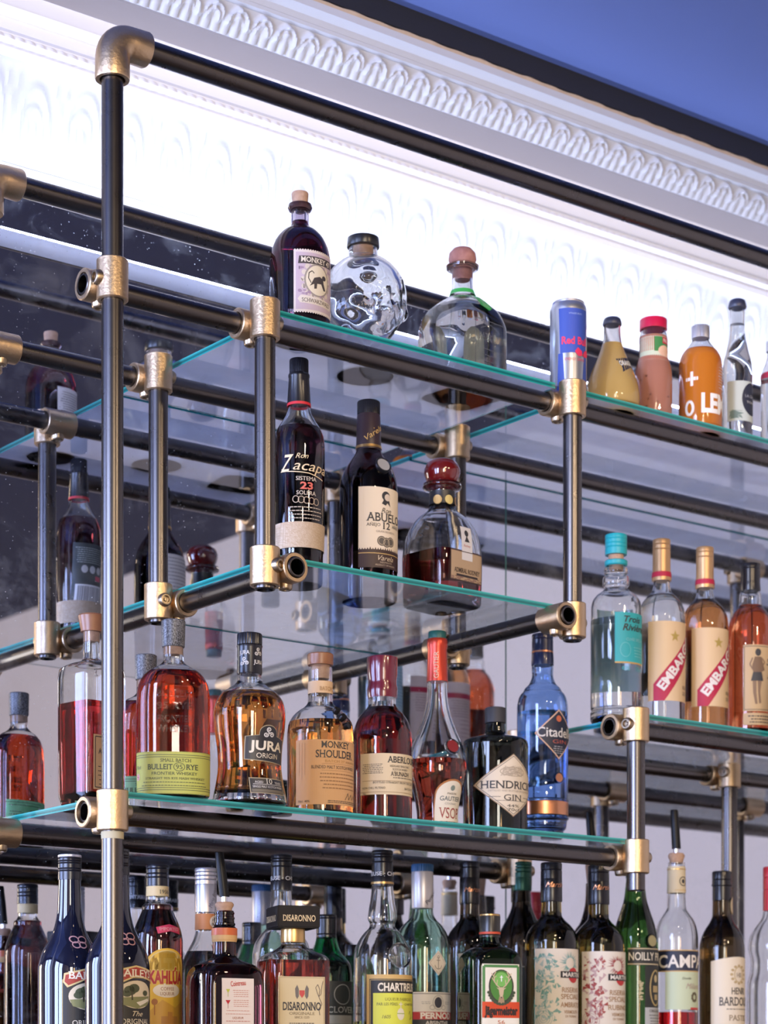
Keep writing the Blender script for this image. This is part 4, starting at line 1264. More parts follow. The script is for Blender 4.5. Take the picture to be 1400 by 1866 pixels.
a.small(-h + 26, 1394, 1410, 40, 6, INK, 1).line([(-h + 5, 1424), (h, 1424)], .8, (.3, .2, .1), 1).text('BOTTLED STRAIGHT FROM THE CASK', -8, 1427, 3.6, INK, 90, serif=True).small(10, 1418, 1418, 60, 1, INK).text('NON CHILL FILTERED', -h + 28, 1437, 3.6, INK, 44).text('BATCH 57', 22, 1437, 4, INK, 26).line([(-h, 1444.5), (h, 1444.5)], 1, (.3, .2, .1), 1).text('70cl', -h + 10, 1447, 3, INK)
b.stick(a, R, 0)

b = Bottle('cognac_bottle', 'teardrop cognac bottle with bright red capsule and arched label', 'bottle', 797, ZL, t=3.14, group=GL)
b.glass([(1236, 18), (1262, 18.5), (1286, 21), (1310, 27), (1334, 36), (1356, 45), (1380, 52), (1402, 53.5), (1424, 50), (1446, 44, .98), (1470, 39), (1490, 37), (1503, 38)], GLASS, wall=.0035, base=.012, liquid=1387, lmat=liq('cognac', (.42, .06, .03)))
b.cap(1151, 1165, 16.5, pm('dark_green_cap', (.015, .10, .09), .35))
redf = pm('red_foil', (.50, .05, .025), .3, .5)
b.lath('capsule', [(1165, 17.5), (1168, 18.8), (1180, 18.8), (1183, 17.6), (1240, 19.5), (1243, 19.5)], redf)
a = Art().rect(0, 1210, 1, 1211, (.6, .4, .25), 0).text('GAUTIER', 0, 1212, 8, (.62, .5, .36), 48, rot=90); b.stick(a, 19, -14, 'capsule_print', off=.0012)
b.disc('neck_seal', 823, 1362, 15, .004, GLASS, face=ink((.20, .01, .015)))
archl = [(-33, 1502), (-33, 1450)] + [(-33 * math.cos(PI * i / 14), 1446 - 26 * math.sin(PI * i / 14)) for i in range(15)] + [(33, 1450), (33, 1502)]
a = Art().poly(archl, (.40, .16, .05), 0).poly([(u_ * .93, 1503 + (v_ - 1503) * .96) for u_, v_ in archl], (.74, .68, .56), 1)
a.ell(0, 1436, 5, 5, (.2, .25, .22), 2, 12).text('MAISON', 0, 1446, 3.6, INK, 20).text('GAUTIER', 0, 1455, 8, (.10, .13, .15), 46, bold=.01).text('COGNAC', 0, 1464, 3.6, (.3, .3, .3), 26).text('VSOP', 0, 1481, 19, (.30, .03, .03), 46, serif=True).small(0, 1497, 1497, 50, 1, INK)
b.stick(a, 45, 0)

b = Bottle('gin_bottle', 'black apothecary gin bottle with cream diamond label', 'bottle', 903, ZL, t=3.21, group=GL)
bg = tint('black_green_glass', (.030, .036, .026))
b.glass([(1318, 17), (1326, 18), (1336, 19), (1342, 30), (1347, 50), (1352, 58), (1360, 60), (1511, 59)], bg, hollow=False)
b.cap(1290, 1318, 19, pm('charcoal_cork_cap', (.03, .03, .036), .6), ribs=0)
R = 59.5
D = [(0, 1374), (54, 1431), (0, 1489), (-54, 1431)]
a = Art().poly(D, (.30, .20, .12), 0).poly([(u_ * .965, 1431 + (v_ - 1431) * .965) for u_, v_ in D], (.66, .56, .42), 1).line([(u_ * .92, 1431 + (v_ - 1431) * .92) for u_, v_ in D], .8, INK, 2, True)
for k in range(24): a.line([(random.uniform(-18, 18), random.uniform(1396, 1416)) for _ in range(3)], .7, (.4, .33, .25), 2)
a.ring(0, 1407, 18, 8, 1, (.35, .28, .2)).text("HENDRICK'S", 1, 1431, 13.5, INK, 88, serif=True, bold=.012).text('DISTILLED AND BOTTLED IN SCOTLAND', 0, 1442, 3, (.3, .25, .2), 66, serif=True).text('GIN', 0, 1454, 10.5, INK, 26, serif=True).line([(-34, 1453), (-17, 1453)], .9, INK).line([(17, 1453), (34, 1453)], .9, INK).line([(-24, 1460), (24, 1460)], .7, INK).text('44%', 0, 1469, 5, INK, 18).text('70cl', 0, 1476, 5, INK, 16)
a.scale(1.45)
b.stick(a, R, -8)

b = Bottle('gin_bottle', 'blue glass gin bottle with dark diamond label and copper band', 'bottle', 989, ZL, t=3.31, group=GL)
bl = tint('pale_blue_glass', (.52, .68, .95))
b.glass([(1210, 18), (1216, 20), (1230, 19.5), (1246, 24), (1256, 33), (1262, 36), (1266, 40), (1276, 44.5), (1290, 46.5), (1458, 46), (1461, 48), (1465, 46), (1490, 46), (1493, 48), (1496, 45), (1510, 43), (1517, 38)], bl, wall=.003, base=.02, liquid=1300, lmat=liq('blue_gin', (.72, .84, .98)))
b.cap(1156, 1190, 19.5, pm('midnight_blue_foil', (.012, .02, .07), .28, coat=.4), grooves=(1166,))
b.lath('capsule', [(1190, 19), (1194, 20), (1208, 20.5), (1213, 20.5)], pm('midnight_blue_foil', (.012, .02, .07)))
b.band(1188, 1191, COPPER, 'copper_ring', .0016); b.band(1204, 1207, COPPER, 'copper_ring', .0016)
b.band(1464, 1488, COPPER, 'copper_band', .0008)
D = [(0, 1293), (32, 1337), (0, 1384), (-32, 1337)]
a = Art().poly(D, (.62, .40, .28), 0, ).poly([(u_ * .93, 1338 + (v_ - 1338) * .93) for u_, v_ in D], (.012, .016, .035), 1).ell(0, 1310, 4, 6, (.5, .12, .05), 2, 10).text('Citadelle', 0, 1335, 17, (.66, .62, .58), 58, bold=.01).text('GIN', 2, 1352, 6.5, (.42, .10, .07), 22).small(0, 1361, 1373, 16, 4, (.4, .4, .42))
a.scale(1.42)
b.stick(a, 46, -3, off=.0012)
b.disc('copper_seal', 1017, 1418, 10, .0035, bl, face=COPPER)

# --- right shelf
b = Bottle('white_rum_bottle', 'clear rum bottle with teal cap and teal label', 'bottle', 1123, ZR, t=3.35, group=GR)
b.glass([(1022, 17), (1034, 18), (1038, 22), (1044, 22.5), (1048, 20), (1054, 24), (1066, 24.5), (1072, 21), (1078, 25), (1086, 36), (1098, 44), (1112, 46.5), (1292, 46.5), (1296, 45), (1300, 47), (1312, 47), (1318, 44)], GLASS, wall=.003, base=.012, liquid=1132, lmat=liq('white_rum', (.95, .965, .97)))
tl = pm('teal_cap', (.012, .36, .42), .4)
b.cap(975, 1012, 20, tl, grooves=(984, 992, 999)); b.lath('cork', [(1012, 14), (1040, 13)], CORK); b.lath('capsule_ring', [(1022, 19), (1024, 21), (1030, 21), (1032, 19)], tl)
TL = (.03, .40, .46)
a = Art().rect(-44, 1117, 40, 1208, TL, 0).rect(-44, 1207, 40, 1210, GOLDI, 1).text('Trois', -8, 1129, 11, INK, 38, shear=.3, bold=.02).text('Rivières', 0, 1144, 12, INK, 60, shear=.3, bold=.02).text('CUVÉE SPÉCIALE', 0, 1166, 5, (.25, .55, .6), 46).ring(-24, 1185, 10, 13, 1.4, (.12, .5, .56)).small(12, 1180, 1196, 40, 4, (.2, .55, .6))
b.stick(a, 46.5, 6)
a = Art().rect(-1, 1217, 0, 1218, TL, 0).text('40%', -18, 1219, 8, (.05, .4, .45), 16).text('70cl', 12, 1219, 8, (.05, .4, .45), 18); b.stick(a, 46.5, 0, 'strength_print')
a = Art().rect(-40, 1112, 40, 1262, (.42, .62, .70), 0).small(0, 1125, 1200, 66, 12, (.1, .3, .4)).barcode(-30, 1215, 20, 1252); b.stick(a, 46.5, 0, 'back_label', back=True)


def embargo(label, xi, row, lv, lm):
    b = Bottle('rum_bottle', label, 'bottle', xi, ZR, t=row, group=GR)
    k = b.s / (FPX / 3.44)
    q = lambda r: HOR - (HOR - r) * k
    b.glass([(q(1062), 14 * k), (q(1080), 15 * k), (q(1092), 18 * k), (q(1102), 27 * k), (q(1114), 36 * k), (q(1128), 41 * k), (q(1146), 42.5 * k), (q(1325), 42 * k)], GLASS, wall=.003, base=.012, liquid=q(lv), lmat=lm)
    gc = pm('matte_gold_cap', (.52, .32, .16), .38, .6)
    b.cap(q(998), q(1056), 16 * k, gc, grooves=[q(r) for r in (1008, 1017)])
    b.lath('capsule', [(q(1056), 16.6 * k), (q(1070), 17.6 * k), (q(1073), 17.2 * k)], gc)
    b.lath('neck_band', [(q(1058), 17.2 * k), (q(1067), 17.9 * k)], ink((.45, .01, .05)))
    R = 42.5 * k
    u0 = b.u(xi - 24 * k, R)
    c = (.66, .47, .27)
    a = Art().rect(u0, q(1145), -u0, q(1288), c, 0)
    a.poly([(-48 * k, q(1258)), (-48 * k, q(1288)), (-28 * k, q(1288)), (52 * k, q(1172)), (52 * k, q(1145)), (44 * k, q(1145))], CRIMSON, 1)
    a.text('EMBARGO', 1 * k, q(1217), 16 * k, (.72, .66, .62), 122 * k, 3, rot=53, bold=.04)
    P = []
    for i in range(10):
        an = -PI / 2 + PI * i / 5; r_ = (10 if i % 2 == 0 else 4.2) * k; P.append((-8 * k + r_ * math.cos(an), q(1172) + r_ * math.sin(an) * 1.1))
    a.poly(P, (.50, .36, .10), 2, metal=.4)
    a.text('RON EXTRA', 28 * k, q(1262), 6 * k, INK, 34 * k, serif=True).text('DEL CARIBE', 28 * k, q(1273), 6 * k, INK, 34 * k, serif=True)
    b.stick(a, R, 0)
    a = Art().rect(-38, q(1150), 38, q(1280), (.70, .56, .50), 0).rect(-38, q(1172), 38, q(1183), CRIMSON).small(0, q(1188), q(1220), 62, 7, (.2, .1, .1)).small(-10, q(1228), q(1262), 44, 5, (.3, .15, .15)); b.stick(a, R, 0, 'back_label', back=True)


embargo('clear rum bottle with gold cap and red diagonal banner', 1206, 3.39, 1100, liq('white_rum', (.95, .965, .97)))
embargo('amber rum bottle with gold cap and red diagonal banner', 1285, 3.44, 1095, liq('aged_rum', (.80, .34, .11)))

b = Bottle('spiced_rum_bottle', 'amber spiced rum bottle with black cap and figure label', 'bottle', 1368, ZR, t=3.47, group=GR)
b.glass([(1078, 17), (1086, 20), (1098, 20.5), (1106, 22), (1118, 31), (1134, 38), (1150, 41), (1331, 40.5)], GLASS, wall=.003, base=.012, liquid=1105, lmat=liq('spiced_rum', (.66, .13, .045)))
b.cap(1028, 1062, 17.5, BLACK_CAP, grooves=(1038,)); b.lath('capsule', [(1062, 17.5), (1076, 18.5), (1078, 18)], BLACK_CAP)
R = 41; u0 = b.u(1355, R); mi = u0 + 46
LB = (.50, .34, .17)
a = Art().rect(-46, 1176, 46, 1297, LB, 0).frame(-44, 1179, 44, 1294, 1, INK, 2)
a.ell(-19, 1190, 5.5, 7, INK, 3, 12).poly([(-25, 1198), (-13, 1198), (-9, 1212), (-6, 1222), (-13, 1226), (-28, 1226), (-30, 1214)], (.16, .09, .05), 3).poly([(-28, 1226), (-12, 1226), (-9, 1242), (-32, 1242)], INK, 3).poly([(-29, 1242), (-22, 1242), (-22, 1264), (-20, 1284), (-24, 1284), (-28, 1264)], (.2, .12, .07), 3).poly([(-20, 1242), (-12, 1242), (-15, 1262), (-13, 1282), (-17, 1283), (-19, 1262)], (.2, .12, .07), 3).line([(-29, 1200), (-34, 1212), (-28, 1222)], 2.4, (.2, .12, .07), 3).line([(-12, 1200), (-6, 1208), (-10, 1214)], 2.4, (.2, .12, .07), 3)
a.text("Sailor", 20, 1206, 13, INK, 44, shear=.3).text("Jerry", 20, 1226, 13, INK, 40, shear=.3).text('SPICED', 20, 1252, 7, INK, 34, serif=True).text('RUM', 20, 1266, 7, INK, 20, serif=True).small(20, 1276, 1288, 36, 3, INK)
b.stick(a, R, mi)
a = Art().rect(-46, 1300, 46, 1322, LB, 0).small(0, 1306, 1317, 74, 3, INK, 2); b.stick(a, R, mi, 'strip_label')
b = Bottle('rum_bottle', 'brown rum bottle beyond the right edge of the rum shelf', 'bottle', 1452, ZR, row=1336, group=GR)
b.glass([(1120, 15), (1160, 17), (1180, 24), (1200, 36), (1215, 40), (1336, 39)], GLASS, wall=.003, liquid=1246, lmat=liq('brown_rum', (.30, .07, .04)))
b.cap(1100, 1130, 17, BLACK_CAP)

# --- lowest row on the counter
def baileys(label, xi, t, cap_row):
    b = Bottle('cream_liqueur_bottle', label, 'bottle', xi, ZC, t=t, group=GB)
    k = b.s / (FPX / 2.80); q = lambda r: HOR - (HOR - r) * k
    b.glass([(q(1600), 20 * k), (q(1612), 20.5 * k), (q(1660), 22.5 * k), (q(1690), 28 * k), (q(1712), 37 * k), (q(1730), 47 * k), (q(1748), 54 * k), (q(1768), 57.5 * k), (q(1990), 57 * k)], BLACK_GLASS, hollow=False)
    b.cap(q(1562), q(1604), 21.5 * k, BLACK_CAP, grooves=[q(r) for r in (1570, 1574, 1584, 1588)])
    b.lath('cap_top', [(q(1558), 20 * k), (q(1559), 21.5 * k), (q(1562), 21.5 * k), (q(1563), 21 * k)], SILVER if 'left' in label or 'complete' in label else BLACK_CAP)
    R = 57 * k
    pk = (.42, .22, .22)
    a = Art().rect(0, q(1712), 1, q(1713), pk, 0)
    for du in (-8, 8):
        a.ring(du * k, q(1712), 8 * k, 6 * k, 2.2, pk, 2); a.ring(du * k * .8, q(1722), 7 * k, 5.5 * k, 2.2, pk, 2)
    b.stick(a, 46 * k, -4, 'shoulder_emblem')
    a = Art().poly([(-48 * k, q(1790)), (48 * k, q(1790)), (48 * k, q(1985)), (-48 * k, q(1985))], (.02, .018, .016), 0)
    a.frame(-47 * k, q(1786), 47 * k, q(1980), 1.4, (.45, .33, .12), 1)
    a.poly([(-46 * k, q(1790)), (-44 * k, q(1774)), (0, q(1764)), (46 * k, q(1772)), (50 * k, q(1792)), (0, q(1784)), (-38 * k, q(1800))], (.62, .46, .20), 2)
    a.poly([(-43 * k, q(1789)), (-41 * k, q(1777)), (0, q(1767)), (44 * k, q(1775)), (46 * k, q(1788)), (0, q(1781)), (-36 * k, q(1796))], (.34, .035, .02), 3)
    a.text('BAILEYS', 2 * k, q(1778), 13 * k, (.74, .66, .52), 76 * k, 4, serif=True, bold=.015, slope=.02)
    a.ell(2 * k, q(1816), 38 * k, 25 * k, (.62, .52, .36), 2).poly([(-34 * k, q(1822)), (36 * k, q(1818)), (30 * k, q(1834)), (2 * k, q(1841)), (-28 * k, q(1834))], (.20, .20, .08), 3)
    for dx, dy, r_ in ((-12, 1809, 12), (-4, 1805, 11), (-18, 1814, 9), (22, 1813, 7)): a.ell(dx * k, q(dy), r_ * k, r_ * .72 * k, (.06, .07, .03), 4, 14)
    a.line([(-9 * k, q(1810)), (-8 * k, q(1826))], 3, (.05, .04, .02), 4)
    a.poly([(0, q(1830)), (30 * k, q(1822)), (34 * k, q(1826)), (8 * k, q(1836))], (.66, .60, .48), 4)
    a.text('The', 4 * k, q(1850), 9 * k, (.66, .56, .38), 22 * k, shear=.4).text('ORIGINAL', 2 * k, q(1864), 9 * k, (.70, .62, .48), 62 * k, serif=True)
    b.stick(a, R, 4)


baileys('complete black cream liqueur bottle left of the tall post', 127, 2.80, 1558)
baileys('black cream liqueur bottle half hidden by the tall post', 214, 2.735, 1550)

b = Bottle('coffee_liqueur_bottle', 'dark coffee liqueur bottle with yellow arch label', 'bottle', 287, ZC, t=2.98, group=GB)
b.glass([(1606, 19), (1640, 19.5), (1646, 22), (1652, 28), (1658, 28), (1664, 30), (1682, 38), (1700, 44), (1718, 46.5), (1985, 46)], GLASS, liquid=1650, lmat=liq('coffee_liqueur', (.10, .014, .012)))
b.cap(1576, 1615, 21, BLACK_CAP, grooves=(1584, 1593, 1600)); b.band(1616, 1634, ink((.62, .46, .22)), 'neck_label', .001)
a = Art().rect(0, 1624, 1, 1625, INK, 0).text('1936', 0, 1625, 7, INK, 18, serif=True); b.stick(a, 20, 2, 'neck_print', off=.0016)
YL = (.66, .38, .03)
ar = [(-40, 1870), (-40, 1762)] + [(-40 * math.cos(PI * i / 12), 1758 - 30 * math.sin(PI * i / 12)) for i in range(13)] + [(40, 1762), (40, 1870), (40, 1985), (-40, 1985)]
a = Art().poly(ar, YL, 0)
for k_, cc_ in ((.95, (.60, .45, .16)), (.90, YL), (.74, (.45, .24, .02)), (.70, (.70, .44, .06))): a.poly([(-40 * k_, 1770)] + [(-40 * k_ * math.cos(PI * i / 12), 1762 - 32 * k_ * math.sin(PI * i / 12)) for i in range(13)] + [(40 * k_, 1770)], cc_, 1)
a.text('KAHLÚA', 0, 1781, 22, (.62, .42, .10), 71, 2, bold=.09).text('KAHLÚA', 0, 1781, 22, (.36, .02, .015), 69, 3, bold=.045)
a.ell(0, 1805, 27, 13, (.70, .58, .40), 2).text('COFFEE', 0, 1802, 6, (.25, .08, .03), 26, 3, serif=True).text('LIQUEUR', 0, 1811, 5.5, (.25, .08, .03), 28, 3, serif=True)
a.poly([(-36, 1845), (-10, 1822), (16, 1836), (36, 1822), (36, 1866), (-36, 1866)], (.55, .28, .03), 1).line([(-24, 1850), (-24, 1828)], 2, (.35, .12, .02), 2).ell(-24, 1826, 6, 6, (.35, .12, .02), 2, 10).rect(-12, 1852, 22, 1866, (.42, .18, .03), 2).rect(0, 1844, 10, 1856, (.42, .18, .03), 2)
b.stick(a, 46.5, -7)
a = Art().poly([(-26, 1690), (0, 1684), (26, 1690), (24, 1702), (0, 1697), (-24, 1702)], (.48, .03, .08), 0).text('IMPORTED', 0, 1693, 6, (.6, .3, .3), 40); b.stick(a, 42, 0, 'shoulder_label')
a = Art().rect(-40, 1752, 40, 1980, (.72, .60, .34), 0).text('Kahlúa', 14, 1764, 8, (.5, .05, .03), 30, shear=.3).small(4, 1775, 1830, 66, 8, (.4, .33, .15)).barcode(-12, 1840, 34, 1868); b.stick(a, 46.5, 0, 'back_label', back=True)

b = Bottle('liqueur_bottle', 'clear liqueur bottle with tall silver capsule and orange collar', 'bottle', 375, ZC, t=3.03, group=GB)
b.glass([(1655, 18), (1696, 19), (1712, 23), (1734, 34), (1756, 44), (1776, 48), (1985, 47)], GLASS, liquid=1735, lmat=liq('clear_spirit', (.96, .97, .97)))
b.cap(1582, 1612, 20, SILVER, grooves=(1590, 1597, 1604)); b.lath('capsule', [(1612, 19.5), (1614, 20.2), (1660, 19.6), (1663, 19.6)], SILVER)
b.band(1666, 1695, ink((.58, .22, .07)), 'collar', .0008)
a = Art().ell(0, 1680, 12, 12, (.72, .62, .48), 0).text('Marie', 0, 1677, 5, INK, 16, shear=.2).text('Brizard', 0, 1684, 5, INK, 18, shear=.2); b.stick(a, 19, 8, 'collar_print', off=.0016)
a = Art().rect(0, 1625, 1, 1626, INK, 0).text('Marie Brizard', 0, 1632, 7, (.2, .18, .2), 46, rot=72, shear=.3); b.stick(a, 19.6, 4, 'capsule_print', off=.0018)

b = Bottle('orange_liqueur_bottle', 'square brown liqueur bottle with slanting black pourer', 'bottle', 409, ZC, t=2.895, rz=R_(-9), group=GB)
cg = tint('brown_bottle_glass', (.13, .028, .03))
b.glass([(1660, 17), (1688, 19), (1692, 22), (1712, 22), (1716, 21), (1742, 22), (1750, 30, 1, 2.4), (1760, 50, 1, 3.6), (1776, 58, 1, 5), (1800, 59, 1, 6), (1985, 58, 1, 6)], cg, hollow=False)
b.lath('thread_rings', [(1662, 16.5), (1663, 18.5), (1666, 18.5), (1667, 17), (1671, 17), (1672, 19), (1675, 19), (1676, 17.4), (1682, 18), (1683, 20), (1686, 20), (1687, 18.6)], cg)
b.pourer(1662, 1645, 1553, 17, (-.12, .02, 1))
OR = pm('orange_collar', (.55, .12, .03), .4)
b.band(1692, 1705, OR, 'collar', .0012); b.band(1705, 1717, ink((.60, .36, .14)), 'collar_label', .0010)
a = Art().rect(-32, 1783, 32, 1985, (.70, .60, .50), 0).text('Cointreau', 0, 1792, 9, (.48, .03, .03), 30, rot=6, bold=.01).poly([(-24, 1803), (-16, 1803), (-20, 1810)], (.45, .48, .05), 2).line([(-20, 1808), (-20, 1817)], 1, (.4, .4, .1)).poly([(-25, 1823), (-15, 1823), (-20, 1831)], (.45, .02, .03), 2).line([(-20, 1829), (-20, 1838)], 1, (.4, .2, .2))
a.small(6, 1805, 1816, 34, 4, (.55, .25, .18), 1).small(6, 1823, 1834, 34, 4, (.55, .25, .18), 1).small(0, 1842, 1848, 50, 2, (.55, .25, .18), 1).text('LIQUEUR', 0, 1855, 4, (.4, .15, .1), 22).small(0, 1861, 1861, 54, 1, (.5, .2, .15))
b.stick(a, 58, 0)

b = Bottle('liqueur_bottle', 'clear herbal liqueur bottle rising behind the square black stopper', 'bottle', 513, ZC, t=3.09, group=GB)
b.glass([(1610, 17), (1640, 19), (1668, 22), (1676, 20), (1690, 26), (1706, 40), (1724, 50), (1745, 53), (1985, 52)], GLASS, liquid=1900, lmat=liq('yellow_liqueur', (.75, .68, .12)))
def chcap(b, r):
    b.cap(r, r + 46, 19.5, BLACK_CAP, grooves=(r + 8, r + 13, r + 22)); b.lath('capsule', [(r + 46, 19), (r + 48, 19.8), (r + 65, 20)], BLACK_CAP)
    a = Art().rect(-1, r + 46, 0, r + 47, SV, 0).text('CHARTREUSE · CHARTREUSE', 0, r + 42, 7, (.68, .66, .66), 128, bold=.01); b.stick(a, 20, -8, 'capsule_print', off=.0016)
chcap(b, 1558)
b.band(1613, 1618, GOLD, 'gold_ring', .0018)

b = Bottle('amaretto_bottle', 'square amaretto bottle with big square black stopper', 'bottle', 534, ZC, t=2.975, rz=R_(-19), group=GB)
b.glass([(1712, 21), (1722, 22), (1728, 28, 1, 2.2), (1736, 42, 1, 3), (1744, 54, 1, 5), (1752, 57.5, 1, 7), (1985, 57, 1, 7)], GLASS, wall=.004, liquid=1752, lmat=liq('amaretto', (.46, .045, .018)))
b.lath('gold_collar', [(1692, 20), (1694, 22), (1716, 22.5), (1718, 22)], GOLD)
bm = bmesh.new(); k = 40 / b.s; z0, z1 = b.z(1693), b.z(1653)
vs = add_box(bm, (-k, -k, z0), (k, k, z1)); bmesh.ops.bevel(bm, geom=bm.edges[:], offset=.0015, segments=2, affect='EDGES')
sq = mesh_obj('square_stopper', bm, pm('black_square_stopper', (.006, .005, .006), .5, spec=.25), b.root, angle=30)
GI = (.66, .50, .28)
def flat(side):
    def f(u, v, o):
        z = (HOR - v) / FPX * (b.t - .028) - b.zs
        return Vector((u, -k - o, z)) if side == 0 else Vector((-k - o, -u, z))
    return f
a = Art().rect(0, 1672, .5, 1672.5, GI, 0).text('DISARONNO', 0, 1673, 11, GI, 62, serif=True, bold=.012); b.stick(a, 40, 0, 'stopper_print', sq, mapf=flat(0))
a = Art().rect(0, 1672, .5, 1672.5, GI, 0).text('DISARONNO', 0, 1673, 11, GI, 62, serif=True, bold=.012); b.stick(a, 40, 0, 'stopper_print', sq, mapf=flat(1))
a = Art().rect(-44, 1780, 44, 1985, (.58, .46, .25), 0).frame(-42, 1782, 42, 1980, 1, (.35, .26, .12), 1).poly([(-5, 1805), (5, 1805), (5, 1812), (0, 1819), (-5, 1812)], (.5, .06, .05), 3)
for sgn in (-1, 1): a.poly([(sgn * 6, 1816), (sgn * 6, 1803), (sgn * 9, 1795), (sgn * 13, 1802), (sgn * 12, 1816), (sgn * 9, 1821)], (.14, .12, .10), 2)
a.text('DISARONNO', 0, 1834, 14, INK, 72, serif=True, bold=.02).text('ORIGINALE', 0, 1847, 5, (.2, .15, .08), 48, serif=True).text('SINCE 1525', 0, 1854, 4, (.2, .15, .08), 28, serif=True).small(0, 1865, 1865, 50, 1, INK)
a.line([(34, 1850), (32, 1838), (38, 1830), (30, 1812), (26, 1800), (30, 1794), (34, 1804), (32, 1816), (36, 1812), (38, 1796), (40, 1788)], 1, (.12, .09, .07), 3)
b.stick(a, 57, 0)

b = Bottle('mint_liqueur_bottle', 'green liqueur bottle with black cap just right of the square stopper', 'bottle', 595, ZC, t=3.26, group=GB)
b.glass([(1706, 18), (1720, 21), (1734, 26), (1748, 38), (1762, 46), (1780, 48), (1985, 47)], tint('green_glass', (.03, .42, .16)), liquid=1752, lmat=liq('dark_liqueur', (.03, .04, .03)))
b.cap(1667, 1710, 18.5, BLACK_CAP, grooves=(1674, 1703))
a = Art().rect(-30, 1788, 30, 1985, (.03, .035, .035), 0).ring(0, 1812, 18, 18, 1.6, (.45, .45, .42)).text('CLOVER', 0, 1840, 11, (.6, .6, .56), 60, serif=True).rect(-28, 1850, 28, 1866, (.5, .5, .46), 1); b.stick(a, 48, 2)
b = Bottle('mint_liqueur_bottle', 'low bright green bottle tucked behind the yellow label liqueur', 'bottle', 646, ZC, t=3.34, group=GB)
b.glass([(1740, 16), (1752, 24), (1762, 34), (1776, 38), (1985, 37)], tint('bright_green_glass', (.10, .55, .10)), liquid=1800, lmat=liq('green_liqueur', (.01, .10, .03)))
b.cap(1722, 1744, 17, BLACK_CAP)

b = Bottle('herbal_liqueur_bottle', 'clear liqueur bottle with black neck band and yellow green label', 'bottle', 697, ZC, t=3.09, group=GB)
b.glass([(1600, 18), (1612, 19), (1640, 22), (1664, 26), (1674, 27), (1684, 23), (1690, 24), (1700, 33), (1714, 43), (1732, 51), (1752, 54), (1985, 53)], GLASS, liquid=1862, lmat=liq('yellow_liqueur', (.75, .68, .12)), base=.012)
chcap(b, 1550); b.band(1608, 1612, GOLD, 'gold_ring', .0018)
b.disc('glass_medallion', 728, 1742, 24, .003, GLASS)
R = 53.5; u0 = b.u(668, R); h = -u0
a = Art().rect(u0, 1776, h, 1985, (.58, .38, .13), 0).rect(u0 + 6, 1784, h - 6, 1985, (.02, .018, .016), 1).frame(u0 + 8, 1786, h - 8, 1985, 1, (.5, .36, .14), 2).text('CHARTREUSE', 2, 1799, 14, (.74, .66, .52), 92, 3, bold=.03).rect(u0 + 13, 1810, h - 13, 1985, (.62, .62, .06), 2)
a.text('LIQUEUR FABRIQUÉE', 0, 1821, 5, (.16, .14, .02), 62, serif=True).text('PAR LES PÈRES', -26, 1830, 5, INK, 40, serif=True).text('CHARTREUX', 26, 1830, 4, INK, 34, serif=True).ell(0, 1848, 8, 11, (.70, .64, .46), 4, 20).line([(0, 1826), (0, 1838)], 2, (.7, .64, .46), 4).line([(-4, 1830), (4, 1830)], 2, (.7, .64, .46), 4).line([(-8, 1847), (8, 1847)], 1.4, (.3, .4, .05), 5).text('1605', -28, 1853, 6, INK, 16, shear=.3).line([(22, 1848), (26, 1842), (30, 1850), (26, 1858), (34, 1852)], 1, INK, 3)
b.stick(a, R, 0)

b = Bottle('absinthe_bottle', 'pale green absinthe bottle with blue cap and white capsule', 'bottle', 770, ZC, t=3.23, group=GB)
pg = tint('pale_green_glass', (.62, .80, .70))
b.glass([(1650, 19), (1664, 20), (1674, 24), (1686, 35), (1698, 43), (1714, 49), (1732, 51), (1985, 50)], pg, liquid=1808, lmat=liq('absinthe', (.60, .76, .55)))
b.cap(1575, 1589, 20.5, pm('blue_cap', (.02, .09, .22), .4), ribs=1); b.lath('capsule', [(1589, 19.5), (1592, 20.2), (1654, 20.2), (1656, 19.5)], pm('pearl_foil', (.60, .57, .58), .35, .4))
a = Art().rect(0, 1632, 1, 1633, INK, 0).text('Pernod', 0, 1634, 7, (.06, .06, .09), 34, rot=50, shear=.3); b.stick(a, 20.2, 4, 'capsule_print', off=.0018)
D = [(0, 1732), (20, 1755), (0, 1778), (-20, 1755)]
a = Art().poly(D, (.68, .62, .54), 0).line([(u_ * .85, 1755 + (v_ - 1755) * .85) for u_, v_ in D], .8, (.4, .35, .3), 1, True).line([(0, 1744), (0, 1766)], 1.3, (.2, .18, .16)).ring(0, 1759, 7, 7, 1.3, (.2, .18, .16), a0=0, a1=180).ring(0, 1744, 2.4, 2.4, 1, (.2, .18, .16)).line([(-4, 1750), (4, 1750)], 1.2, (.2, .18, .16)); b.stick(a, 50, -4, 'diamond_label')
R = 50.5
a = Art().rect(-50, 1808, 44, 1985, (.70, .66, .60), 0).line([(-50, 1811), (44, 1811)], 1, INK, 1).ell(-2, 1827, 8, 10, (.05, .05, .07), 2).ring(-2, 1827, 11, 13, 1, (.3, .3, .3)).rect(-50, 1844, 44, 1858, (.42, .03, .03), 1).text('PERNOD', -2, 1851, 10.5, (.75, .70, .64), 70, serif=True, bold=.04).rect(-50, 1858, 44, 1985, (.02, .025, .03), 1).text('ABSINTHE', -2, 1864, 6.5, (.66, .62, .58), 50, bold=.02)
for sgn in (-1, 1): a.small(-2 + sgn * 24, 1826, 1829, 18, 2, (.3, .3, .3), 1).ring(-2 + sgn * 12, 1836, 5, 4, 1, (.35, .33, .3))
b.stick(a, R, -2)

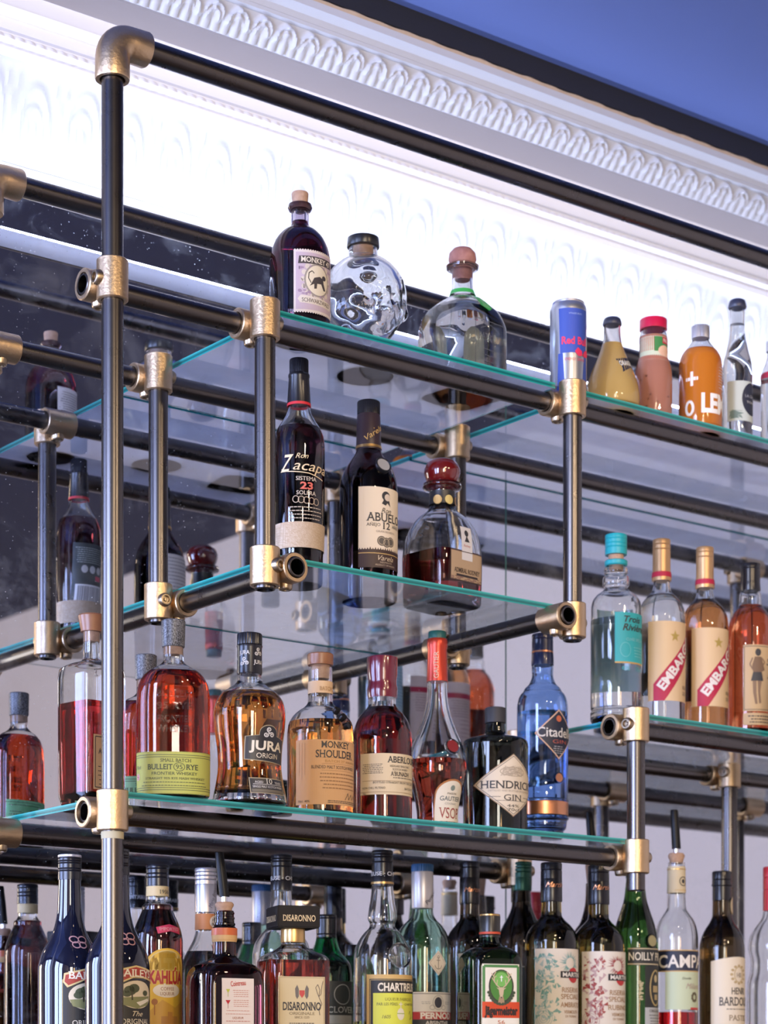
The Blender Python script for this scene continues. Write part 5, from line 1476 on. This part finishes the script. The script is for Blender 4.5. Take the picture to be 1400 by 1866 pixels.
dg = tint('dark_wine_glass', (.06, .045, .03))
b = Bottle('vermouth_bottle', 'dark bottle with black capsule behind the stag label bottle', 'bottle', 856, ZC, t=3.33, group=GB)
b.glass([(1640, 17), (1674, 18), (1686, 26), (1702, 38), (1718, 43), (1740, 44.5), (1985, 44)], dg, hollow=False)
b.cap(1570, 1600, 18, BLACK_CAP, grooves=(1582,)); b.lath('capsule', [(1600, 17.5), (1602, 18.2), (1646, 18.6), (1648, 18)], BLACK_CAP)
a = Art().rect(0, 1618, 1, 1619, COPPER, 0).text('Martini', 0, 1621, 8, COPPER, 34, shear=.4); b.stick(a, 18.4, -4, 'capsule_print', off=.0016)
a = Art().rect(-52, 1738, 40, 1985, (.68, .60, .54), 0); b.stick(a, 44, 0)

b = Bottle('stag_liqueur_bottle', 'square dark green liqueur bottle with stag label', 'bottle', 893, ZC, t=3.15, rz=R_(-16), group=GB)
jg = tint('deep_green_glass', (.012, .035, .014))
b.glass([(1706, 17), (1716, 18), (1722, 22, 1, 2.2), (1732, 40, 1, 3), (1746, 48, 1, 5), (1766, 49, 1, 6), (1985, 48, 1, 6)], jg, hollow=False)
b.lath('neck_glass', [(1706, 17.4), (1716, 18.4), (1722, 21)], tint('neck_green_glass', (.03, .16, .05)))
b.cap(1668, 1708, 19, pm('black_gold_cap', (.02, .018, .015), .3), grooves=(1700, 1704)); b.band(1699, 1703, ink((.5, .06, .02)), 'red_ring', .0021)
b.lath('cap_top', [(1666, 17), (1667, 18.6), (1670, 18.6), (1671, 18)], GOLD)
a = Art().rect(-37, 1757, 37, 1985, (.72, .66, .52), 0).frame(-34, 1761, 34, 1832, 5, (.06, .20, .05), 1).ell(0, 1798, 25, 31, (.03, .03, .02), 2).ell(0, 1797, 22, 28, (.06, .20, .03), 3).ell(0, 1785, 14, 13, (.16, .40, .08), 4)
a.rect(-.9, 1778, .9, 1789, (.8, .8, .7), 6).rect(-3, 1780.5, 3, 1782, (.8, .8, .7), 6)
TN = (.52, .40, .24)
a.poly([(-5, 1804), (-10, 1800), (-5, 1801), (0, 1799), (5, 1801), (10, 1800), (5, 1804), (4, 1812), (1.6, 1819), (-1.6, 1819), (-4, 1812)], TN, 5).poly([(-4, 1816), (4, 1816), (7, 1829), (-7, 1829)], (.34, .22, .12), 4).ell(0, 1818, 1.6, 1.4, INK, 6, 8)
for sg in (-1, 1):
    a.line([(sg * 3, 1800), (sg * 9, 1796), (sg * 14, 1789), (sg * 15, 1778), (sg * 11, 1771)], 2, TN, 5)
    for P in (((9, 1796), (8, 1786)), ((13, 1791), (19, 1782)), ((15, 1783), (10, 1779)), ((15, 1780), (20, 1774))): a.line([(sg * P[0][0], P[0][1]), (sg * P[1][0], P[1][1])], 1.6, TN, 5)
for k in range(14):
    an = R_(20 + 140 * k / 13); a.ell(26 * math.cos(an), 1798 + 32 * math.sin(an), 4, 3, (.04, .06, .03), 4, 8)
a.poly([(-37, 1826), (37, 1826), (37, 1855), (-37, 1855)], (.56, .055, .012), 3).text('Jägermeister', 0, 1842, 15, (.02, .012, .01), 66, 5, bold=.05).text('56', 0, 1863, 7, (.45, .1, .03), 14, serif=True)
b.stick(a, 48, 0)

b = Bottle('wine_bottle', 'dark bottle with green foil neck behind the buff vermouth label', 'bottle', 951, ZC, t=3.41, group=GB)
b.glass([(1622, 16), (1650, 18), (1668, 24), (1690, 36), (1712, 44), (1730, 46), (1985, 45)], dg, hollow=False)
gf = pm('green_foil', (.015, .075, .05), .35, .5)
b.cap(1571, 1600, 18.5, gf, grooves=(1578, 1583, 1590)); b.lath('capsule', [(1600, 18), (1602, 18.5), (1622, 18.2), (1624, 17.6)], gf)
a = Art().rect(-44, 1760, 44, 1985, (.03, .028, .022), 0).frame(-42, 1762, 42, 1980, 1.4, (.5, .42, .26), 1); b.stick(a, 46, 0)


def martini(label, xi, t, d, col, word):
    b = Bottle('vermouth_bottle', label, 'bottle', xi, ZC, t=t, group=GB)
    og = tint('olive_wine_glass', (.10, .075, .02))
    b.glass([(1640 + d, 18), (1668 + d, 19), (1676 + d, 24), (1688 + d, 36), (1702 + d, 45), (1720 + d, 48.5), (1985, 48)], og, hollow=False)
    b.cap(1572 + d, 1602 + d, 19.5, BLACK_CAP, grooves=(1586 + d,)); b.lath('capsule', [(1602 + d, 19), (1604 + d, 19.6), (1642 + d, 20), (1644 + d, 19.4)], BLACK_CAP)
    a = Art().rect(0, 1610 + d, 1, 1611 + d, COPPER, 0).text('Martini', 0, 1612 + d, 9, COPPER, 38, shear=.5); b.stick(a, 19.8, -4, 'capsule_print', off=.0018)
    R = 48.5; u0 = b.u(xi - 30, R); h = -u0; v0 = 1729 + d
    a = Art().rect(u0, v0, h, 1985, (.70, .64, .55), 0)
    li = tuple(c * .55 + .30 for c in col)
    for i in range(120):
        x, y = random.uniform(u0 + 5, u0 + 42), v0 + random.uniform(12, 130); r_ = random.uniform(5, 14); an = random.uniform(0, 6.28)
        a.poly([(x, y), (x + r_ * math.cos(an), y + r_ * math.sin(an)), (x + r_ * .9 * math.cos(an + .6), y + r_ * .9 * math.sin(an + .6))], random.choice((col, li)), 2)
    for i in range(46):
        an = R_(-190 + 7.5 * i); x, y = 2, v0 + 26
        a.poly([(x + 10 * math.cos(an), y + 10 * math.sin(an)), (x + random.uniform(18, 26) * math.cos(an + .1), y + random.uniform(16, 24) * math.sin(an + .1)), (x + 10 * math.cos(an + .22), y + 10 * math.sin(an + .22))], random.choice((col, li)), 2)
    for i in range(4): a.ring(u0 + 18, v0 + 126, 16 - 4 * i, 17 - 4 * i, 1.1, li, 3)
    a.ell(10, v0 + 48, 13, 14, (.48, .03, .03), 3).rect(-19, v0 + 41, 39, v0 + 53, NEARBLACK, 4).text('MARTINI', 10, v0 + 47, 7.5, (.72, .68, .62), 50, 5, bold=.03)
    br_ = (.36, .21, .11)
    for tx, dy, hh_, w_ in (('RISERVA', 75, 9, 44), ('SPECIALE', 87, 9, 48), (word, 102, 9, 50), ('VERMOUTH', 115, 6, 36), ('DI TORINO', 123, 4, 30)): a.text(tx, 6, v0 + dy, hh_, br_, w_, bold=.01)
    b.stick(a, R, 0)


martini('vermouth bottle with green floral print on its label', 1005, 3.30, 0, (.16, .34, .32), 'AMBRATO')
martini('vermouth bottle with dark red floral print on its label', 1091, 3.36, 5, (.32, .05, .05), 'RUBINO')

b = Bottle('liqueur_bottle', 'bottle behind the vermouths of which only the black pourer shows', 'bottle', 1082, ZC, t=3.53, group=GB)
b.glass([(1610, 14), (1640, 15), (1680, 24), (1700, 36), (1985, 36)], dg, hollow=False)
b.pourer(1612, 1575, 1480, 15, (-.10, .03, 1))

b = Bottle('dry_vermouth_bottle', 'green vermouth bottle under the cut pipe end', 'bottle', 1158, ZC, t=3.41, group=GB)
ng = tint('bottle_green_glass', (.05, .16, .03))
b.glass([(1596, 16), (1622, 18.5), (1640, 21), (1660, 27), (1684, 35), (1706, 40), (1726, 41.5), (1985, 41)], ng, hollow=False)
b.cap(1578, 1600, 17.5, pm('teal_foil', (.015, .10, .10), .35, .4))
b.disc('green_seal', 1186, 1715, 13, .004, ng, face=ink((.30, .26, .12)))
R = 41.5
a = Art().rect(-46, 1727, 42, 1759, (.018, .02, .02), 0).rect(-46, 1728, 42, 1730, (.5, .42, .26), 1).rect(-46, 1756, 42, 1758, (.5, .42, .26), 1).text('NOILLY PRAT', 0, 1743, 14, (.72, .66, .52), 88, bold=.01); b.stick(a, R, 0, 'name_label')
a = Art().rect(-14, 1760, 42, 1985, (.02, .022, .02), 0).rect(-14, 1836, 42, 1985, (.42, .43, .42), 1).ring(12, 1800, 15, 32, 3, (.45, .34, .14)).ell(12, 1783, 5, 7, (.5, .4, .22), 2).rect(4, 1796, 20, 1808, (.4, .3, .14), 2).rect(8, 1812, 18, 1822, (.4, .3, .14), 2).text('ORIGINAL', 12, 1842, 5, INK, 34, serif=True).small(12, 1850, 1866, 36, 4, INK)
for k in range(16): a.ell(-22 + random.uniform(-3, 3), random.uniform(1785, 1830), 3, 2, (.42, .36, .2), 1, 6)
b.stick(a, R, 0)

b = Bottle('bitter_bottle', 'clear bitter aperitif bottle with black pourer and dark blue banner', 'bottle', 1233, ZC, t=3.45, group=GB)
b.glass([(1572, 15.5), (1632, 16.5), (1656, 18), (1666, 24), (1678, 32), (1692, 37), (1712, 39.5), (1985, 39)], GLASS, liquid=1845, lmat=liq('bitter_red', (.62, .015, .02)))
b.pourer(1574, 1556, 1476, 15, (-.06, .02, 1))
b.band(1580, 1628, ink((.62, .52, .34)), 'neck_label', .0008); b.band(1584, 1586, ink(GOLDI, .35, .8), 'gold_ring', .0012)
a = Art().ring(0, 1606, 7, 8, 1.4, INK, 0).ell(0, 1606, 3, 4, INK, 0).line([(-16, 1622), (16, 1622)], 1, GOLDI, 0); b.stick(a, 16.5, 0, 'neck_print', off=.0014)
R = 39.5; u0 = b.u(1200, R); h = -u0
a = Art().rect(-80, 1733, 80, 1770, (.015, .02, .045), 0).rect(-80, 1731, 80, 1733, GOLDI, 1).rect(-80, 1769, 80, 1771, GOLDI, 1).text('CAMPARI', -6, 1752, 22, (.74, .68, .58), 122, bold=.02); b.stick(a, R, 0, 'banner_label')
a = Art().rect(u0 + 18, 1771, h, 1840, (.52, .58, .38), 0).text('Milano', 4, 1797, 10, (.42, .30, .26), 36, shear=.4).text('Davide', -12, 1783, 4, INK, 18, shear=.3)
for k in range(9):
    an = 2 * PI * k / 9; a.ell(6 + 6 * math.cos(an), 1817 + 7 * math.sin(an), 3, 3, (.12, .10, .05), 2, 8)
a.rect(-4, 1836, 20, 1840, (.5, .03, .03), 2); b.stick(a, R, 0)

b = Bottle('pastis_bottle', 'dark pastis bottle with black cap and cream label', 'bottle', 1316, ZC, t=3.50, group=GB)
b.glass([(1630, 17), (1668, 17.5), (1680, 22), (1694, 31), (1710, 38), (1730, 41.5), (1985, 41)], tint('brown_green_glass', (.085, .055, .022)), hollow=False)
b.cap(1588, 1612, 18, BLACK_CAP, grooves=(1604,)); b.lath('capsule', [(1612, 19), (1614, 19), (1616, 17.2), (1640, 17.4), (1642, 17)], BLACK_CAP)
a = Art().ell(0, 1650, 12, 17, (.62, .52, .36), 0).ring(0, 1650, 8, 12, 1, (.4, .28, .14), 1); b.stick(a, 18, 14, 'neck_medal', off=.002)
R = 41.5; u0 = b.u(1296, R); h = -u0
ar = [(u0, 1985), (u0, 1764)] + [(u0 + 2 * h * i / 10, 1752 - 6 * math.sin(PI * i / 10) * 1.4) for i in range(11)] + [(h, 1764), (h, 1985)]
a = Art().poly(ar, (.72, .62, .46), 0).ring(0, 1776, 10, 14, 2, (.5, .38, .2)).text('HB', 0, 1777, 8, (.25, .2, .15), 12, serif=True)
for k in range(12):
    an = 2 * PI * k / 12; a.ell(16 * math.cos(an), 1776 + 16 * math.sin(an), 3.4, 2.6, (.45, .33, .16), 2, 8)
a.text('HENRI', 0, 1806, 12, INK, 32, bold=.01).text('BARDOUIN', 0, 1825, 15, INK, 78, serif=True, bold=.01).small(0, 1839, 1839, 60, 1, INK).text('PASTIS', 0, 1855, 10, (.2, .14, .08), 42, serif=True); b.stick(a, R, 0)

b = Bottle('spirit_bottle', 'curvy clear bottle with red capsule at the right frame edge', 'bottle', 1409, ZC, t=3.57, group=GB)
b.glass([(1655, 17), (1672, 20), (1690, 32), (1708, 42), (1728, 45), (1752, 40), (1772, 41), (1792, 46), (1810, 47), (1985, 46)], GLASS, liquid=1985 - 30, lmat=liq('clear_spirit', (.96, .97, .97)))
b.cap(1580, 1660, 18, pm('red_capsule', (.50, .02, .03), .35), 'capsule', grooves=(1600, 1622))
